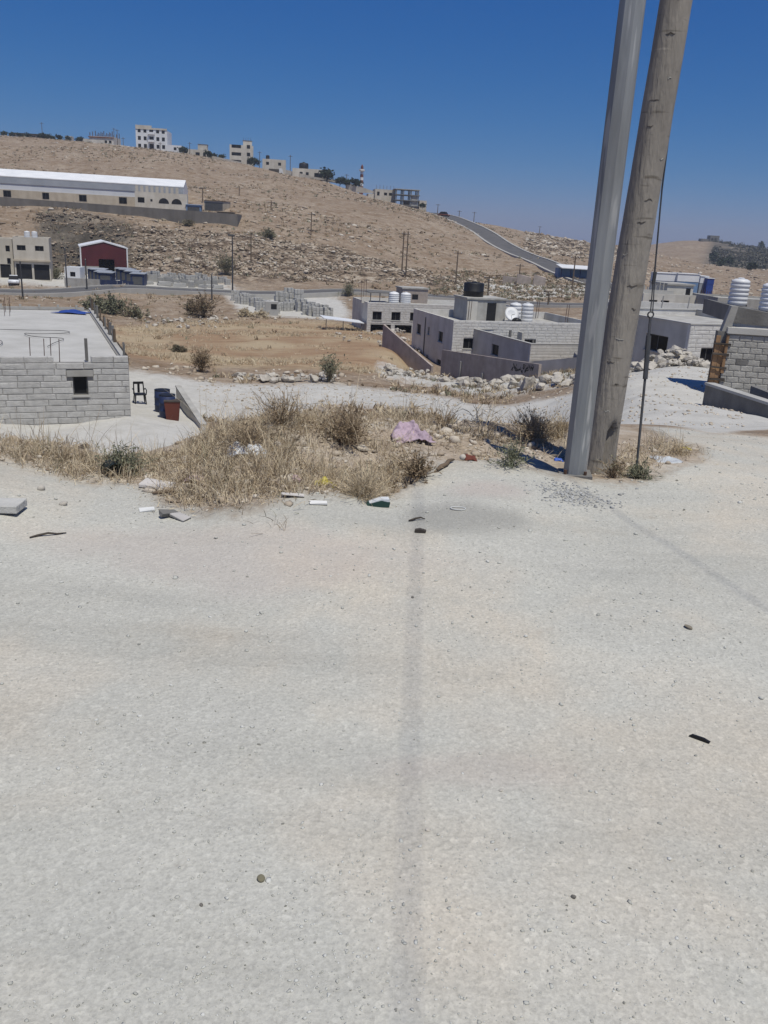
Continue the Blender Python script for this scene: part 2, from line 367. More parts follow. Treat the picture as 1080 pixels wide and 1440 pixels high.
MAT = {
 'conc': mat('concrete', (.42, .41, .38), (.33, .32, .30), 1.5, bump=.3, streak=(.8, 0.19)),
 'conc_d': mat('dark_concrete', (.20, .195, .185), (.14, .135, .13), 1.2, bump=.4, bscale=12, streak=(.9, 0.19)),
 'conc_w': mat('pale_concrete', (.44, .43, .405), (.37, .36, .335), .7, bump=.15),
 'stone': mat('grey_stone', (.50, .49, .465), (.39, .38, .36), 3.0, bump=.9, bscale=22, speck=((.3, .29, .28), 14, .66)),
 'stone_w': mat('pale_stone', (.60, .585, .56), (.50, .485, .455), 2.0, bump=.6, bscale=14, speck=((.38, .37, .35), 7, .68)),
 'plaster': mat('grey_render', (.60, .575, .52), (.50, .48, .435), .9, bump=.25, streak=(.7, 0.17)),
 'cream': mat('cream_stone', (.50, .44, .35), (.42, .36, .28), .6, bump=.2, streak=(.5, 0.15)),
 'cream_w': mat('pale_cream_stone', (.58, .54, .47), (.50, .46, .39), .6, bump=.2, streak=(.5, 0.14)),
 'white': mat('white_paint', (.72, .72, .72), (.62, .63, .64), .4, rough=.6),
 'sheet_w': mat('white_sheet_metal', (.74, .75, .77), (.66, .68, .70), .25, rough=.5, metal=.1),
 'sheet_g': mat('grey_sheet_metal', (.36, .38, .41), (.30, .32, .35), .25, rough=.5, metal=.1),
 'maroon': mat('maroon_sheet_metal', (.095, .018, .022), (.07, .014, .018), .3, rough=.6, streak=(.5, 0.19)),
 'blue': mat('blue_paint', (.026, .038, .095), (.018, .028, .07), .8, rough=.5),
 'blue_l': mat('light_blue_sheet', (.16, .26, .42), (.12, .2, .33), .6, rough=.6),
 'blue_t': mat('blue_tarpaulin', (.03, .07, .30), (.02, .05, .22), 3, rough=.5),
 'dark': mat('dark_interior', (.02, .02, .022), (.012, .012, .014), 1),
 'glass': mat('dark_glass', (.012, .012, .014), (.008, .008, .01), 1, rough=.35, spec=.12),
 'frame': mat('window_frame_metal', (.10, .10, .10), (.07, .07, .07), 2, rough=.5),
 'black': mat('black_plastic', (.016, .016, .018), (.01, .01, .011), 2, rough=.5),
 'tank': mat('white_plastic', (.74, .74, .74), (.66, .67, .68), 1.5, rough=.4),
 'wood': mat('weathered_wood', (.17, .125, .085), (.10, .075, .055), 3, bump=.5, stretch=(1, 1, .15)),
 'wood_d': mat('dark_timber', (.075, .062, .052), (.05, .042, .036), 3, bump=.3, stretch=(1, 1, .15)),
 'board': mat('formwork_board', (.33, .20, .11), (.20, .12, .065), 3, bump=.5, stretch=(1, 1, .2)),
 'rust': mat('rusty_steel', (.11, .06, .04), (.07, .04, .03), 8, rough=.8),
 'steel': mat('dark_steel', (.10, .10, .105), (.07, .07, .07), 6, rough=.5, metal=.5),
 'wall_p': mat('pinkish_block_wall', (.40, .34, .305), (.31, .265, .235), 1.4, bump=.5, bscale=9, streak=(.6, 0.15)),
 'wall_g': mat('grey_block', (.40, .385, .355), (.31, .30, .275), 2.4, bump=.6, bscale=20),
 'mortar': mat('grey_mortar', (.26, .25, .235), (.21, .20, .19), 4, bump=.4),
 'rwall': mat('retaining_concrete', (.185, .17, .155), (.14, .13, .12), .35, bump=.3, bscale=4, streak=(.4, 0.22)),
 'asphalt': mat('worn_asphalt', (.125, .12, .118), (.095, .092, .09), .35, bump=.2, bscale=20),
 'kerb': mat('pale_kerb', (.40, .385, .355), (.33, .315, .29), .5),
 'rock': mat('limestone_rock', (.50, .465, .41), (.38, .345, .295), 1.2, bump=.8, bscale=9),
 'rock_t': mat('tan_rock', (.36, .285, .215), (.26, .20, .15), .6, bump=.8, bscale=4),
 'pebble': mat('pale_pebbles', (.40, .385, .355), (.25, .24, .22), 9.0, bump=.4),
 'pebble_d': mat('dark_pebbles', (.20, .185, .16), (.11, .10, .09), 7.0, bump=.4),
 'leafdk': mat('dark_foliage', (.035, .05, .03), (.022, .032, .02), .8),
 'leafgr': mat('dusty_green_foliage', (.12, .125, .085), (.08, .085, .055), 2),
 'twig': mat('dry_twigs', (.17, .13, .095), (.11, .085, .065), 4),
 'redbr': mat('red_brown_paint', (.16, .05, .035), (.12, .04, .03), .5),
}
# ---------------------------------------------------------------- ground material
def ground_material():
    m = bpy.data.materials.new('ground_soil_and_gravel'); m.use_nodes = True; nt = m.node_tree; N = nt.nodes; L = nt.links
    b = N['Principled BSDF']; b.inputs['Roughness'].default_value = .95; b.inputs['Specular IOR Level'].default_value = .15
    pos = N.new('ShaderNodeNewGeometry').outputs['Position']
    def noise(sc, det=5, rough=.6, st=None):
        s = pos
        if st:
            mp = N.new('ShaderNodeMapping'); mp.inputs['Scale'].default_value = st; L.new(pos, mp.inputs[0]); s = mp.outputs[0]
        n = N.new('ShaderNodeTexNoise'); n.inputs['Scale'].default_value = sc; n.inputs['Detail'].default_value = det
        n.inputs['Roughness'].default_value = rough; L.new(s, n.inputs['Vector']); return n.outputs[0]
    def ramp(v, *st):
        r = N.new('ShaderNodeValToRGB'); e = r.color_ramp.elements
        while len(e) < len(st): e.new(.5)
        for k, (p, c) in enumerate(st): e[k].position = p; e[k].color = (*c, 1) if hasattr(c, '__len__') else (c, c, c, 1)
        L.new(v, r.inputs[0]); return r.outputs[0]
    def mix(f, a, c, mode='MIX', fac=None):
        x = N.new('ShaderNodeMix'); x.data_type = 'RGBA'; x.blend_type = mode
        if fac is not None: x.inputs[0].default_value = fac
        else: L.new(f, x.inputs[0])
        for i, q in ((6, a), (7, c)):
            if hasattr(q, 'node'): L.new(q, x.inputs[i])
            else: x.inputs[i].default_value = (*q, 1)
        return x.outputs[2]
    def math_(op, a, c):
        x = N.new('ShaderNodeMath'); x.operation = op
        for i, q in ((0, a), (1, c)):
            if hasattr(q, 'node'): L.new(q, x.inputs[i])
            else: x.inputs[i].default_value = q
        return x.outputs[0]
    def voro(sc):
        v = N.new('ShaderNodeTexVoronoi'); v.inputs['Scale'].default_value = sc; L.new(pos, v.inputs['Vector']); return v
    nb, nm, nf, nff = noise(.45, 4), noise(2.3, 6), noise(16, 6, .7), noise(70, 5, .75)
    def attr(nm_):
        a = N.new('ShaderNodeAttribute'); a.attribute_name = nm_; s = N.new('ShaderNodeSeparateColor'); L.new(a.outputs['Color'], s.inputs[0]); return s.outputs
    za, zb, zc = attr('za'), attr('zb'), attr('zc')
    jit = math_('ADD', math_('MULTIPLY', math_('SUBTRACT', nm, .5), .8), math_('MULTIPLY', math_('SUBTRACT', noise(.5, 5, .7), .5), 1.0))
    jit2 = math_('MULTIPLY', math_('SUBTRACT', nf, .5), .7)
    def edge(w, hard=.25):
        s = math_('ADD', math_('ADD', w, jit), jit2)
        return ramp(s, (.5 - hard, 0.0), (.5 + hard, 1.0))
    # gravel road
    g = ramp(nb, (.33, (.43, .421, .382)), (.47, (.466, .453, .402)), (.56, (.505, .462, .388)), (.66, (.46, .446, .395)))
    g = mix(ramp(nm, (.35, 0.0), (.75, .5)), g, (.425, .422, .385))
    band = noise(.55, 5, .6, (.5, 1.7, 1)); g = mix(None, g, ramp(band, (.34, .88), (.5, 1.0), (.66, 1.07)), 'MULTIPLY', 1.0)
    rut = noise(1.1, 4, .6, (.22, 2.6, 1)); g = mix(None, g, ramp(rut, (.36, .93), (.46, 1.0)), 'MULTIPLY', 1.0)
    v1, v2 = voro(55), voro(140)
    g = mix(None, g, ramp(v1.outputs['Color'], (0.0, .93), (.7, 1.02), (1.0, 1.13)), 'MULTIPLY', 1.0)
    g = mix(None, g, ramp(v2.outputs['Color'], (0.0, .9), (.5, 1.0), (1.0, 1.1)), 'MULTIPLY', .9)
    g = mix(None, g, ramp(nff, (.3, .8), (.5, 1.0), (.72, 1.12)), 'MULTIPLY', 1.0)
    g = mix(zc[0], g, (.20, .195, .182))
    g = mix(zc[1], g, (.42, .345, .31))
    # bare hillside
    h1 = noise(.05, 6, .65); h2 = noise(.35, 6, .72, (1, 1, 2.2)); h3 = noise(1.6, 5, .75)
    h = ramp(h1, (.3, (.225, .168, .118)), (.5, (.275, .212, .155)), (.7, (.32, .258, .195)))
    h = mix(ramp(h2, (.38, 1.0), (.5, 0.0)), h, (.20, .14, .088))
    h = mix(ramp(h2, (.56, 0.0), (.66, .75)), h, (.41, .345, .265))
    h = mix(None, h, ramp(h3, (.3, .62), (.5, 1.0), (.7, 1.3)), 'MULTIPLY', .9)
    # weedy soil
    w = ramp(nm, (.3, (.30, .24, .175)), (.52, (.385, .32, .25)), (.7, (.47, .43, .37)))
    w = mix(None, w, ramp(nf, (.3, .7), (.55, 1.0), (.75, 1.25)), 'MULTIPLY', .8)
    # ploughed field, white track, cliff, dark scrub hill
    f = ramp(noise(.8, 6, .7, (.35, 1.6, 1)), (.3, (.235, .15, .09)), (.52, (.31, .21, .13)), (.72, (.38, .275, .18)))
    f = mix(ramp(noise(.12, 4), (.44, 0.0), (.62, .8)), f, (.42, .34, .225))
    t = ramp(noise(1.1, 6, .7), (.3, (.41, .395, .36)), (.6, (.50, .485, .45)), (.75, (.43, .405, .36)))
    t = mix(None, t, ramp(nf, (.3, .85), (.6, 1.05)), 'MULTIPLY', .7)
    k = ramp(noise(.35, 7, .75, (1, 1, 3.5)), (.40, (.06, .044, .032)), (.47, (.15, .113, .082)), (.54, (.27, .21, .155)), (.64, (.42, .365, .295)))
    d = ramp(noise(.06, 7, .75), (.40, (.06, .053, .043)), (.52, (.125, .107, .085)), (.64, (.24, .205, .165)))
    col = h
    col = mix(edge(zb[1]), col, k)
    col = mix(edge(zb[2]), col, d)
    col = mix(edge(za[2]), col, f)
    col = mix(edge(zb[0]), col, w)
    col = mix(edge(za[1]), col, t)
    ge = edge(za[0], .3)
    col = mix(ge, col, g)
    L.new(col, b.inputs['Base Color'])
    hgt = math_('ADD', math_('MULTIPLY', v1.outputs['Distance'], .45), math_('ADD', math_('MULTIPLY', nff, .5), math_('MULTIPLY', nf, .6)))
    bp = N.new('ShaderNodeBump'); bp.inputs['Strength'].default_value = .26; bp.inputs['Distance'].default_value = .03; L.new(hgt, bp.inputs['Height'])
    bp2 = N.new('ShaderNodeBump'); bp2.inputs['Strength'].default_value = .6; bp2.inputs['Distance'].default_value = .7
    L.new(math_('ADD', h2, math_('MULTIPLY', h3, .5)), bp2.inputs['Height'])
    nx = N.new('ShaderNodeMix'); nx.data_type = 'VECTOR'
    L.new(ramp(math_('ADD', math_('ADD', za[0], za[1]), zb[0]), (.2, 0.0), (.6, 1.0)), nx.inputs[0])
    L.new(bp2.outputs[0], nx.inputs[4]); L.new(bp.outputs[0], nx.inputs[5]); L.new(nx.outputs[1], b.inputs['Normal'])
    return m
MAT['ground'] = ground_material()

# ---------------------------------------------------------------- ground sheet
rad = np.concatenate([[0.05, .35, .6], .8 * np.exp(np.linspace(0, math.log(2600 / .8), 600))])
fa = np.arange(-30, 30.001, .13); sl = np.concatenate([np.arange(-180, -60, 4), np.arange(-60, -30, 1.2)])
ang = np.radians(np.concatenate([sl, fa, -sl[1:][::-1]]))
rad = np.unique(np.concatenate([rad, np.arange(166, 214, .42), np.arange(215, 420, 1.9)]).round(3))
NA, NR = len(ang), len(rad)
AA, RR = np.meshgrid(ang, rad, indexing='xy')
GX = (RR * np.sin(AA)).ravel(); GY = (RR * np.cos(AA)).ravel()
zn = zones(GX, GY); GZ = ground_z(GX, GY, zn)
def patch_mask(px, py, a, b_, seed):
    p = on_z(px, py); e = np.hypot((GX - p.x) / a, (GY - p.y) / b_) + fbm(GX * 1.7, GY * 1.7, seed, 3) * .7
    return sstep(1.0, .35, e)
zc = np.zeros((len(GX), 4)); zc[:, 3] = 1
zc[:, 0] = np.maximum(patch_mask(615, 738, .62, .42, 71) * .48, patch_mask(805, 700, .22, .22, 72) * .3)  # soft-edged darker grey patches mixed into the gravel colour
zc[:, 1] = np.maximum.reduce([patch_mask(690, 700, .5, .3, 73) * .45, patch_mask(420, 790, 1.0, .5, 74) * .30, patch_mask(180, 770, .9, .35, 75) * .3, patch_mask(650, 1080, .5, .12, 76) * .2])
za = np.zeros((len(GX), 4)); za[:, 3] = 1; zbv = za.copy()
def blur(m, n=3):
    m = np.asarray(m, float).reshape(NR, NA)
    for _ in range(2):
        for ax in (0, 1): m = sum(np.roll(m, k, ax) for k in range(-n, n + 1)) / (2 * n + 1)
    return m.ravel()
za[:, 0] = blur(zn['gravel'], 3); za[:, 1] = blur(zn['track'] | zn['yard'] | zn['rub']); za[:, 2] = blur(zn['field'])
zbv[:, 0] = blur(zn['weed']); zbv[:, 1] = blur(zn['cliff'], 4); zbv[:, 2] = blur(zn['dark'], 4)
idx = np.arange(NA * NR).reshape(NR, NA)
nx_ = np.roll(np.arange(NA), -1)
quads = np.stack([idx[:-1], idx[1:], idx[1:][:, nx_], idx[:-1][:, nx_]], -1)
VV = np.stack([GX, GY, GZ], -1)
fn = np.cross(VV[quads[..., 2]] - VV[quads[..., 0]], VV[quads[..., 1]] - VV[quads[..., 3]]); fn[fn[..., 2] < 0] *= -1
VN = np.zeros_like(VV)
for k in range(4): np.add.at(VN, quads[..., k].ravel(), fn.reshape(-1, 3))
VN /= np.linalg.norm(VN, axis=1, keepdims=True) + 1e-12
Q = quads.reshape(-1, 4)[:, ::-1]
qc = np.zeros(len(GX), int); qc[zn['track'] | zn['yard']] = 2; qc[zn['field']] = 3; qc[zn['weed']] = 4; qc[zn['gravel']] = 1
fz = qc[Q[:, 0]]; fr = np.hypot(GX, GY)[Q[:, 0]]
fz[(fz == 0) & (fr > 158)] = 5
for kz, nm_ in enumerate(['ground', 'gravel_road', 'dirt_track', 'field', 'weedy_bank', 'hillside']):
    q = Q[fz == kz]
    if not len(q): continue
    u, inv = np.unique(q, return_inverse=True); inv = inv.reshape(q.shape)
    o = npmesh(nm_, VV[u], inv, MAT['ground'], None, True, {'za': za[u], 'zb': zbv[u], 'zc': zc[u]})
    o.data.normals_split_custom_set_from_vertices(VN[u].tolist())
    tag(o, kind='structure')

# ---------------------------------------------------------------- asphalt roads
def strip(name, pts, width, m, lift, seg=90, off=0.0, thick=0, zs=None):
    P = np.array([(p[0], p[1]) for p in pts]); s = np.r_[0, np.cumsum(np.hypot(*np.diff(P, axis=0).T))]
    t = np.linspace(0, s[-1], seg); x = np.interp(t, s, P[:, 0]); y = np.interp(t, s, P[:, 1])
    for _ in range(12):
        x[1:-1] = (x[:-2] + 2 * x[1:-1] + x[2:]) / 4; y[1:-1] = (y[:-2] + 2 * y[1:-1] + y[2:]) / 4
    tx, ty = np.gradient(x), np.gradient(y); l = np.hypot(tx, ty); nx, ny = -ty / l, tx / l
    x = x + nx * off; y = y + ny * off
    z0 = np.max([ground_z(x + nx * a, y + ny * a) for a in np.linspace(-width / 2, width / 2, 5)], 0)
    for _ in range(8): z0[1:-1] = np.maximum(z0[1:-1], (z0[:-2] + z0[2:]) / 2)
    for _ in range(3): z0[1:-1] = (z0[:-2] + 2 * z0[1:-1] + z0[2:]) / 4
    if zs is not None: z0 = zs
    z = z0 + lift; h = width / 2; mb = MB(); vs = []
    for i in range(seg):
        for a, zz in ((-h, -1.2), (-h, 0), (0, .04 if width > 2 else 0), (h, 0), (h, -1.2)): vs.append((x[i] + nx[i] * a, y[i] + ny[i] * a, z[i] + zz))
    fs = [(5 * i + k, 5 * i + k + 1, 5 * i + k + 6, 5 * i + k + 5) for i in range(seg - 1) for k in range(4)]
    mb.add(vs, fs); o = mb.build(name, m); tag(o, kind='structure'); return z0
vr = [G(px, Y)[:2] for px, Y in ((-260, 112), (-60, 123), (0, 126), (150, 136), (300, 146), (490, 153), (620, 156), (700, 155), (770, 152), (860, 148), (960, 150), (1150, 160))]
zv = strip('valley_road', vr, 7.0, MAT['asphalt'], .05)
for s_ in (-1, 1): strip('road_kerb', vr, .5, MAT['kerb'], .19, off=s_ * 3.75, zs=zv)
hr = [G(px, Y)[:2] for px, Y in ((612, 372), (632, 334), (660, 300), (700, 266), (740, 240), (800, 205), (862, 180), (905, 164), (930, 153))]
zh = strip('hill_road', hr, 6.6, MAT['asphalt'], .05)
for s_ in (-1, 1): strip('road_kerb', hr, .8, MAT['kerb'], .22, off=s_ * 3.7, zs=zh)

# ---------------------------------------------------------------- walls and buildings
def wall_mesh(mb, ln, h, t, ops, z0=0.0):
    us = sorted({0, ln, *[o[0] for o in ops], *[o[0] + o[2] for o in ops]}); vs_ = sorted({z0, h, *[o[1] for o in ops], *[o[1] + o[3] for o in ops]})
    us = [u for u in us if 0 <= u <= ln]; vs_ = [v for v in vs_ if z0 <= v <= h]
    for i in range(len(us) - 1):
        run = None
        for k in range(len(vs_) - 1):
            cu, cv = (us[i] + us[i + 1]) / 2, (vs_[k] + vs_[k + 1]) / 2
            hole = any(o[0] < cu < o[0] + o[2] and o[1] < cv < o[1] + o[3] for o in ops)
            if not hole: run = [vs_[k], vs_[k + 1]] if run is None else [run[0], vs_[k + 1]]
            if hole and run: mb.box(us[i], us[i + 1], 0, t, run[0], run[1]); run = None
        if run: mb.box(us[i], us[i + 1], 0, t, run[0], run[1])
_wcache = {}
def window_meshes(w, h):
    k = (round(w, 2), round(h, 2))
    if k not in _wcache:
        f = MB(); b = .05
        f.box(0, w, 0, .06, 0, b).box(0, w, 0, .06, h - b, h).box(0, b, 0, .06, b, h - b).box(w - b, w, 0, .06, b, h - b)
        if w > .8: f.box(w / 2 - .025, w / 2 + .025, 0, .05, b, h - b)
        _wcache[k] = (f.mesh('window', MAT['frame']), MB().box(.052, w - .052, .02, .035, .052, h - .052).mesh('pane', MAT['glass']))
    return _wcache[k]
def courses(ln, h, ch, bl, ops, seed, z0=0.0, gap=.012):
    rn = random.Random(seed); out = []; v = z0; k = 0
    while v < h - .05:
        v1 = min(v + ch, h); u = -rn.random() * bl
        while u < ln:
            u1 = u + bl * rn.uniform(.75, 1.35); a, b_ = max(u, 0), min(u1, ln)
            pcs = [(a, b_)]
            for o in ops:
                if o[1] < v1 - .03 and o[1] + o[3] > v + .03:
                    nw = []
                    for p, q in pcs:
                        if o[0] >= q or o[0] + o[2] <= p: nw.append((p, q))
                        else:
                            if o[0] - p > .05: nw.append((p, o[0]))
                            if q - o[0] - o[2] > .05: nw.append((o[0] + o[2], q))
                    pcs = nw
            out += [(p + gap / 2, q - gap / 2, v + gap / 2, v1 - gap / 2) for p, q in pcs if q - p > .06]
            u = u1
        v = v1; k += 1
    return out
def stone_piece(mb, r, rn, deep=.03, x0=None):
    u0, u1, v0, v1 = r; e = min(.02, (v1 - v0) * .12); d = [-deep * rn.uniform(.8, 1.1) for _ in range(4)]
    back = [(u0, -.002, v0), (u1, -.002, v0), (u1, -.002, v1), (u0, -.002, v1)]
    fr = [(u0 + e, d[0], v0 + e), (u1 - e, d[1], v0 + e), (u1 - e, d[2], v1 - e), (u0 + e, d[3], v1 - e)]
    c = ((u0 + u1) / 2 + rn.uniform(-.1, .1) * (u1 - u0), -deep * rn.uniform(.95, 1.25), (v0 + v1) / 2 + rn.uniform(-.2, .2) * (v1 - v0))
    mb.add(back + fr + [c], [(0, 1, 5, 4), (1, 2, 6, 5), (2, 3, 7, 6), (3, 0, 4, 7), (4, 5, 8), (5, 6, 8), (6, 7, 8), (7, 4, 8)])
def building(name, label, px, Y, yaw, W, D, m, pytop=None, H=None, pybase=None, ops=None, parapet=.3, roof='conc_w', side=None, anchor='L',
             group=None, sink=2.0, stones=None, cat='building', frame=True, t=.22, slab=True, coping=None, sill=True, back=True):
    g = G(px, Y); yaw = R(yaw); zb = at(px, pybase, Y).z if pybase else g.z
    c = at(px, proj((g.x, g.y, zb))[1], Y); u = Vector((math.cos(yaw), math.sin(yaw), 0))
    loc = Vector((c.x, c.y, zb)) - (u * W if anchor == 'R' else Vector((0, 0, 0)))
    if pytop is not None: H = at(px, pytop, Y).z - zb
    rt = root(name, label, cat, loc, yaw, group); ops = ops or {}
    side = side or m
    faces = {'F': (W, Matrix.Identity(4)), 'L': (D - 2 * t, Matrix.Translation((0, D - t, 0)) @ Matrix.Rotation(-math.pi / 2, 4, 'Z')),
             'R': (D - 2 * t, Matrix.Translation((W, t, 0)) @ Matrix.Rotation(math.pi / 2, 4, 'Z')), 'B': (W, Matrix.Translation((W, D, 0)) @ Matrix.Rotation(math.pi, 4, 'Z'))}
    for fc, (ln, Mx) in faces.items():
        fo = [(o[0] if fc != 'L' else D - t - o[0] - o[2], *o[1:]) for o in ops.get(fc, [])]   # on the left face u is measured from the near corner
        mb = MB(); wall_mesh(mb, ln, H, t, [(o[0], o[1] if o[1] != 0 or len(o) < 5 or o[4] != 'd' else .01, o[2], o[3]) for o in fo], -sink)
        wl = mb.build('wall', MAT[m] if fc in 'FB' else MAT[side], rt); wl.matrix_basis = Mx
        for o in fo:
            ty = o[4] if len(o) > 4 else 'w'
            if ty == 'w' and frame:
                f, p = window_meshes(o[2] - .01, o[3] - .01)
                w_ = inst('window', f, wl, (o[0] + .005, t * .55, o[1] + .005)); inst('pane', p, w_)
            elif ty == 'd':
                inst('door', MB().box(0, o[2] - .02, 0, .05, 0, o[3] - .02).mesh('door', MAT['dark']), wl, (o[0] + .01, t * .6, o[1] + .01))
            if ty == 'w' and sill and Y < 130:
                inst('sill', MB().box(-.08, o[2] + .08, -.07, .1, -.09, -.004).mesh('sill', MAT['conc_w']), wl, (o[0], 0, o[1]))
        if stones and fc in stones:
            ch, bl, mm = stones[fc]; rn = random.Random(int(px * 13) + ord(fc)); mb = MB()
            for r_ in courses(ln, H, ch, bl, fo, px * 7 + ord(fc), -.6): stone_piece(mb, r_, rn, .03)
            tag(mb.build('stone_course', MAT[mm], wl), kind='stuff')
    if slab: MB().box(t + .003, W - t - .003, t + .003, D - t - .003, H - parapet - .2, H - parapet).build('roof', MAT[roof], rt)
    if coping:
        mb = MB(); e = .05
        mb.box(-e, W + e, -e, t + e, H + .002, H + .07).box(-e, W + e, D - t - e, D + e, H + .002, H + .07)
        mb.box(-e, t + e, t + e + .001, D - t - e - .001, H + .002, H + .07).box(W - t - e, W + e, t + e + .001, D - t - e - .001, H + .002, H + .07)
        mb.build('coping', MAT[coping], rt)
    rt['_H'] = H; rt['_p'] = parapet
    return rt
def mps(Y): return Y / (F * .96)         # metres per photo pixel at a depth
def local(rt, x, y, z): return rt.location + Matrix.Rotation(rt.rotation_euler.z, 3, 'Z') @ Vector((x, y, z))

# ---- the unfinished stone house at the left
HL, HD = 11.0, 24.0
house = building('stone_house', 'unfinished single storey house of grey rock-faced stone with a flat pale roof', 184, 38, 23, HL, HD, 'mortar', pytop=510,
                 pybase=585, anchor='R', parapet=.05, ops={'F': [(HL - 2.42, 1.02, .62, .84), (HL - 6.6, 1.02, .62, .84)]}, side='mortar', sink=1.6, t=.3)
HH = house['_H']
wallF = [c for c in house.children if c.name.startswith('wall')][0]
hops = [(HL - 2.42, 1.02, .62, .84), (HL - 6.6, 1.02, .62, .84)]
rn = random.Random(5)
pieces = [r for r in courses(HL, HH, .272, .95, [(o[0] - .25, o[1] + o[3], o[2] + .5, .272) for o in hops] + hops, 77, HH - .272 * 11)]
hi = HH + .27                            # one more course on top, with a gap in it
top = [(u, min(u + .95, b_) - .012, HH + .006, hi) for a, b_ in ((0, HL - 3.15), (HL - 1.6, HL)) for u in np.arange(a, b_ - .1, .95)]
for r_ in pieces + top:
    mb = MB(); stone_piece(mb, r_, rn, .032)
    if r_ in top: mb.box(r_[0], r_[1], 0, .3, r_[2], r_[3])
    mb.build('stone', MAT['stone'], wallF)
for o in hops:
    MB().box(o[0] - .24, o[0] + o[2] + .24, -.075, .05, o[1] + o[3] + .004, o[1] + o[3] + .265).build('lintel', MAT['conc'], wallF)
mb = MB(); mb.box(HL - .2, HL + .02, .31, HD, HH + .004, HH + .12).build('roof_edge', MAT['conc_w'], house)
for yy, hh in ((1.2, .75), (1.6, .6), (6.0, .8), (6.6, .9), (9.0, .8), (9.4, .9), (11.5, .8), (13, .75), (16, .8), (17.5, .9), (20, .85), (22.5, .9), (23.3, .9)):
    MB().tube([(HL - .05, yy, HH), (HL - .02 + rn.uniform(-.06, .06), yy + rn.uniform(-.1, .1), HH + hh)], .05 if rn.random() < .6 else .075, 5).build('formwork_post', MAT['wood'] if rn.random() < .5 else MAT['conc_d'], house)
for y0, y1 in ((.4, 5.5), (6.1, 13), (13.2, 23.6)):
    MB().box(HL + .03, HL + .06, y0, y1, HH - .1, HH + .22).build('edge_board', MAT['wood'], house)
for k in range(9):
    MB().cbox(HL - 1.2 * k - 1, HD - .15, HH + .001, .14, .14, .32).build('roof_block', MAT['conc'], house)
MB().box(0, HL - .5, HD - .12, HD - .04, HH, HH + .16).build('roof_edge', MAT['conc_w'], house)
for x_, y_ in ((HL - 2.9, .45), (HL - 2.9 - .35, .6), (HL - 2.9 - .62, .8), (HL - 3.15 - .95, .45)):
    MB().tube([(x_, y_, HH - .1), (x_ + .03, y_, HH + .95 + rn.uniform(-.1, .15))], .018, 5).build('rebar', MAT['rust'], house)
for x_, y_ in ((HL - 1.75, .55), (HL - 6.2, .55)):
    MB().cbox(x_, y_, HH, .13, .13, 1.0 if x_ > HL - 3 else 1.15).build('timber_prop', MAT['conc_d'], house)
for y_ in (HD - 2, HD - 4.6):
    for k in range(4): MB().tube([(HL - 5.5 + k % 2 * .3, y_ + k // 2 * .3, HH), (HL - 5.5 + k % 2 * .3, y_ + k // 2 * .3, HH + .9)], .016, 4).build('rebar', MAT['rust'], house)
def cable(name, label, cat, pts, r_, m, it=3):
    P = [Vector(p) for p in pts]
    for _ in range(it):
        Qn = [P[0]]
        for a, b_ in zip(P[:-1], P[1:]): Qn += [a * .75 + b_ * .25, a * .25 + b_ * .75]
        P = Qn + [P[-1]]
    o = MB().tube(P, r_, 5).build(name, m, None, True); return tag(o, label, cat)
cable('hose', 'thin dark hose lying in loops across the pale flat roof', 'hose',
      [local(house, HL - a, b_, HH + .04) for a, b_ in ((11, 5), (8, 4.2), (5.6, 4.6), (5.2, 7), (6.5, 9), (7.8, 11.2), (7, 12.2), (4.2, 11.5), (2.2, 11.6), (1.9, 10.4), (3.6, 9.8), (4.5, 10.4), (4, 8.6), (2.2, 8.2), (2.9, 6.6), (3.3, 5.0))], .015, MAT['black'])
def sheet(name, label, cat, loc, sx, sy, sz, m, seed, n=14, yaw=0, th=.0):
    rn_ = np.random.default_rng(seed); u = np.linspace(-1, 1, n); U, V_ = np.meshgrid(u, u)
    e = 1 + .35 * fbm(U * 1.3 + seed, V_ * 1.3, seed, 3); X = U * sx / 2 * e; Yy = V_ * sy / 2 * e
    rr = np.clip(np.hypot(U, V_) / 1.25, 0, 1)
    Z = sz * ((1 - rr ** 2) * (.55 + .9 * fbm(U * 1.2 + 3, V_ * 1.2 + seed, seed + 5, 2)) + .55 * np.abs(fbm(U * 3.4 + .6 * V_, V_ * 2.2 + seed, seed + 9, 3)) * (1.15 - rr) - .12) + .004
    V = np.stack([X, Yy, np.maximum(Z, .003)], -1).reshape(-1, 3); i = np.arange(n * n).reshape(n, n)
    q = np.stack([i[:-1, :-1], i[:-1, 1:], i[1:, 1:], i[1:, :-1]], -1).reshape(-1, 4)
    o = npmesh(name, V, q, m, None, True); o.location = loc; o.rotation_euler = (0, 0, yaw)
    md = o.modifiers.new('s', 'SOLIDIFY'); md.thickness = .004
    return tag(o, label, cat)
sheet('tarpaulin', 'blue tarpaulin crumpled on the far edge of the flat roof', 'tarpaulin', local(house, HL - 1.4, HD - 2.2, HH + .02), 2.2, 1.2, .3, MAT['blue_t'], 3)
sheet('tarpaulin', 'blue sheet lying by the timber prop at the left edge of the roof', 'tarpaulin', local(house, HL - 7.0, 3.2, HH + .02), 1.8, 2.0, .5, MAT['blue_t'], 4)
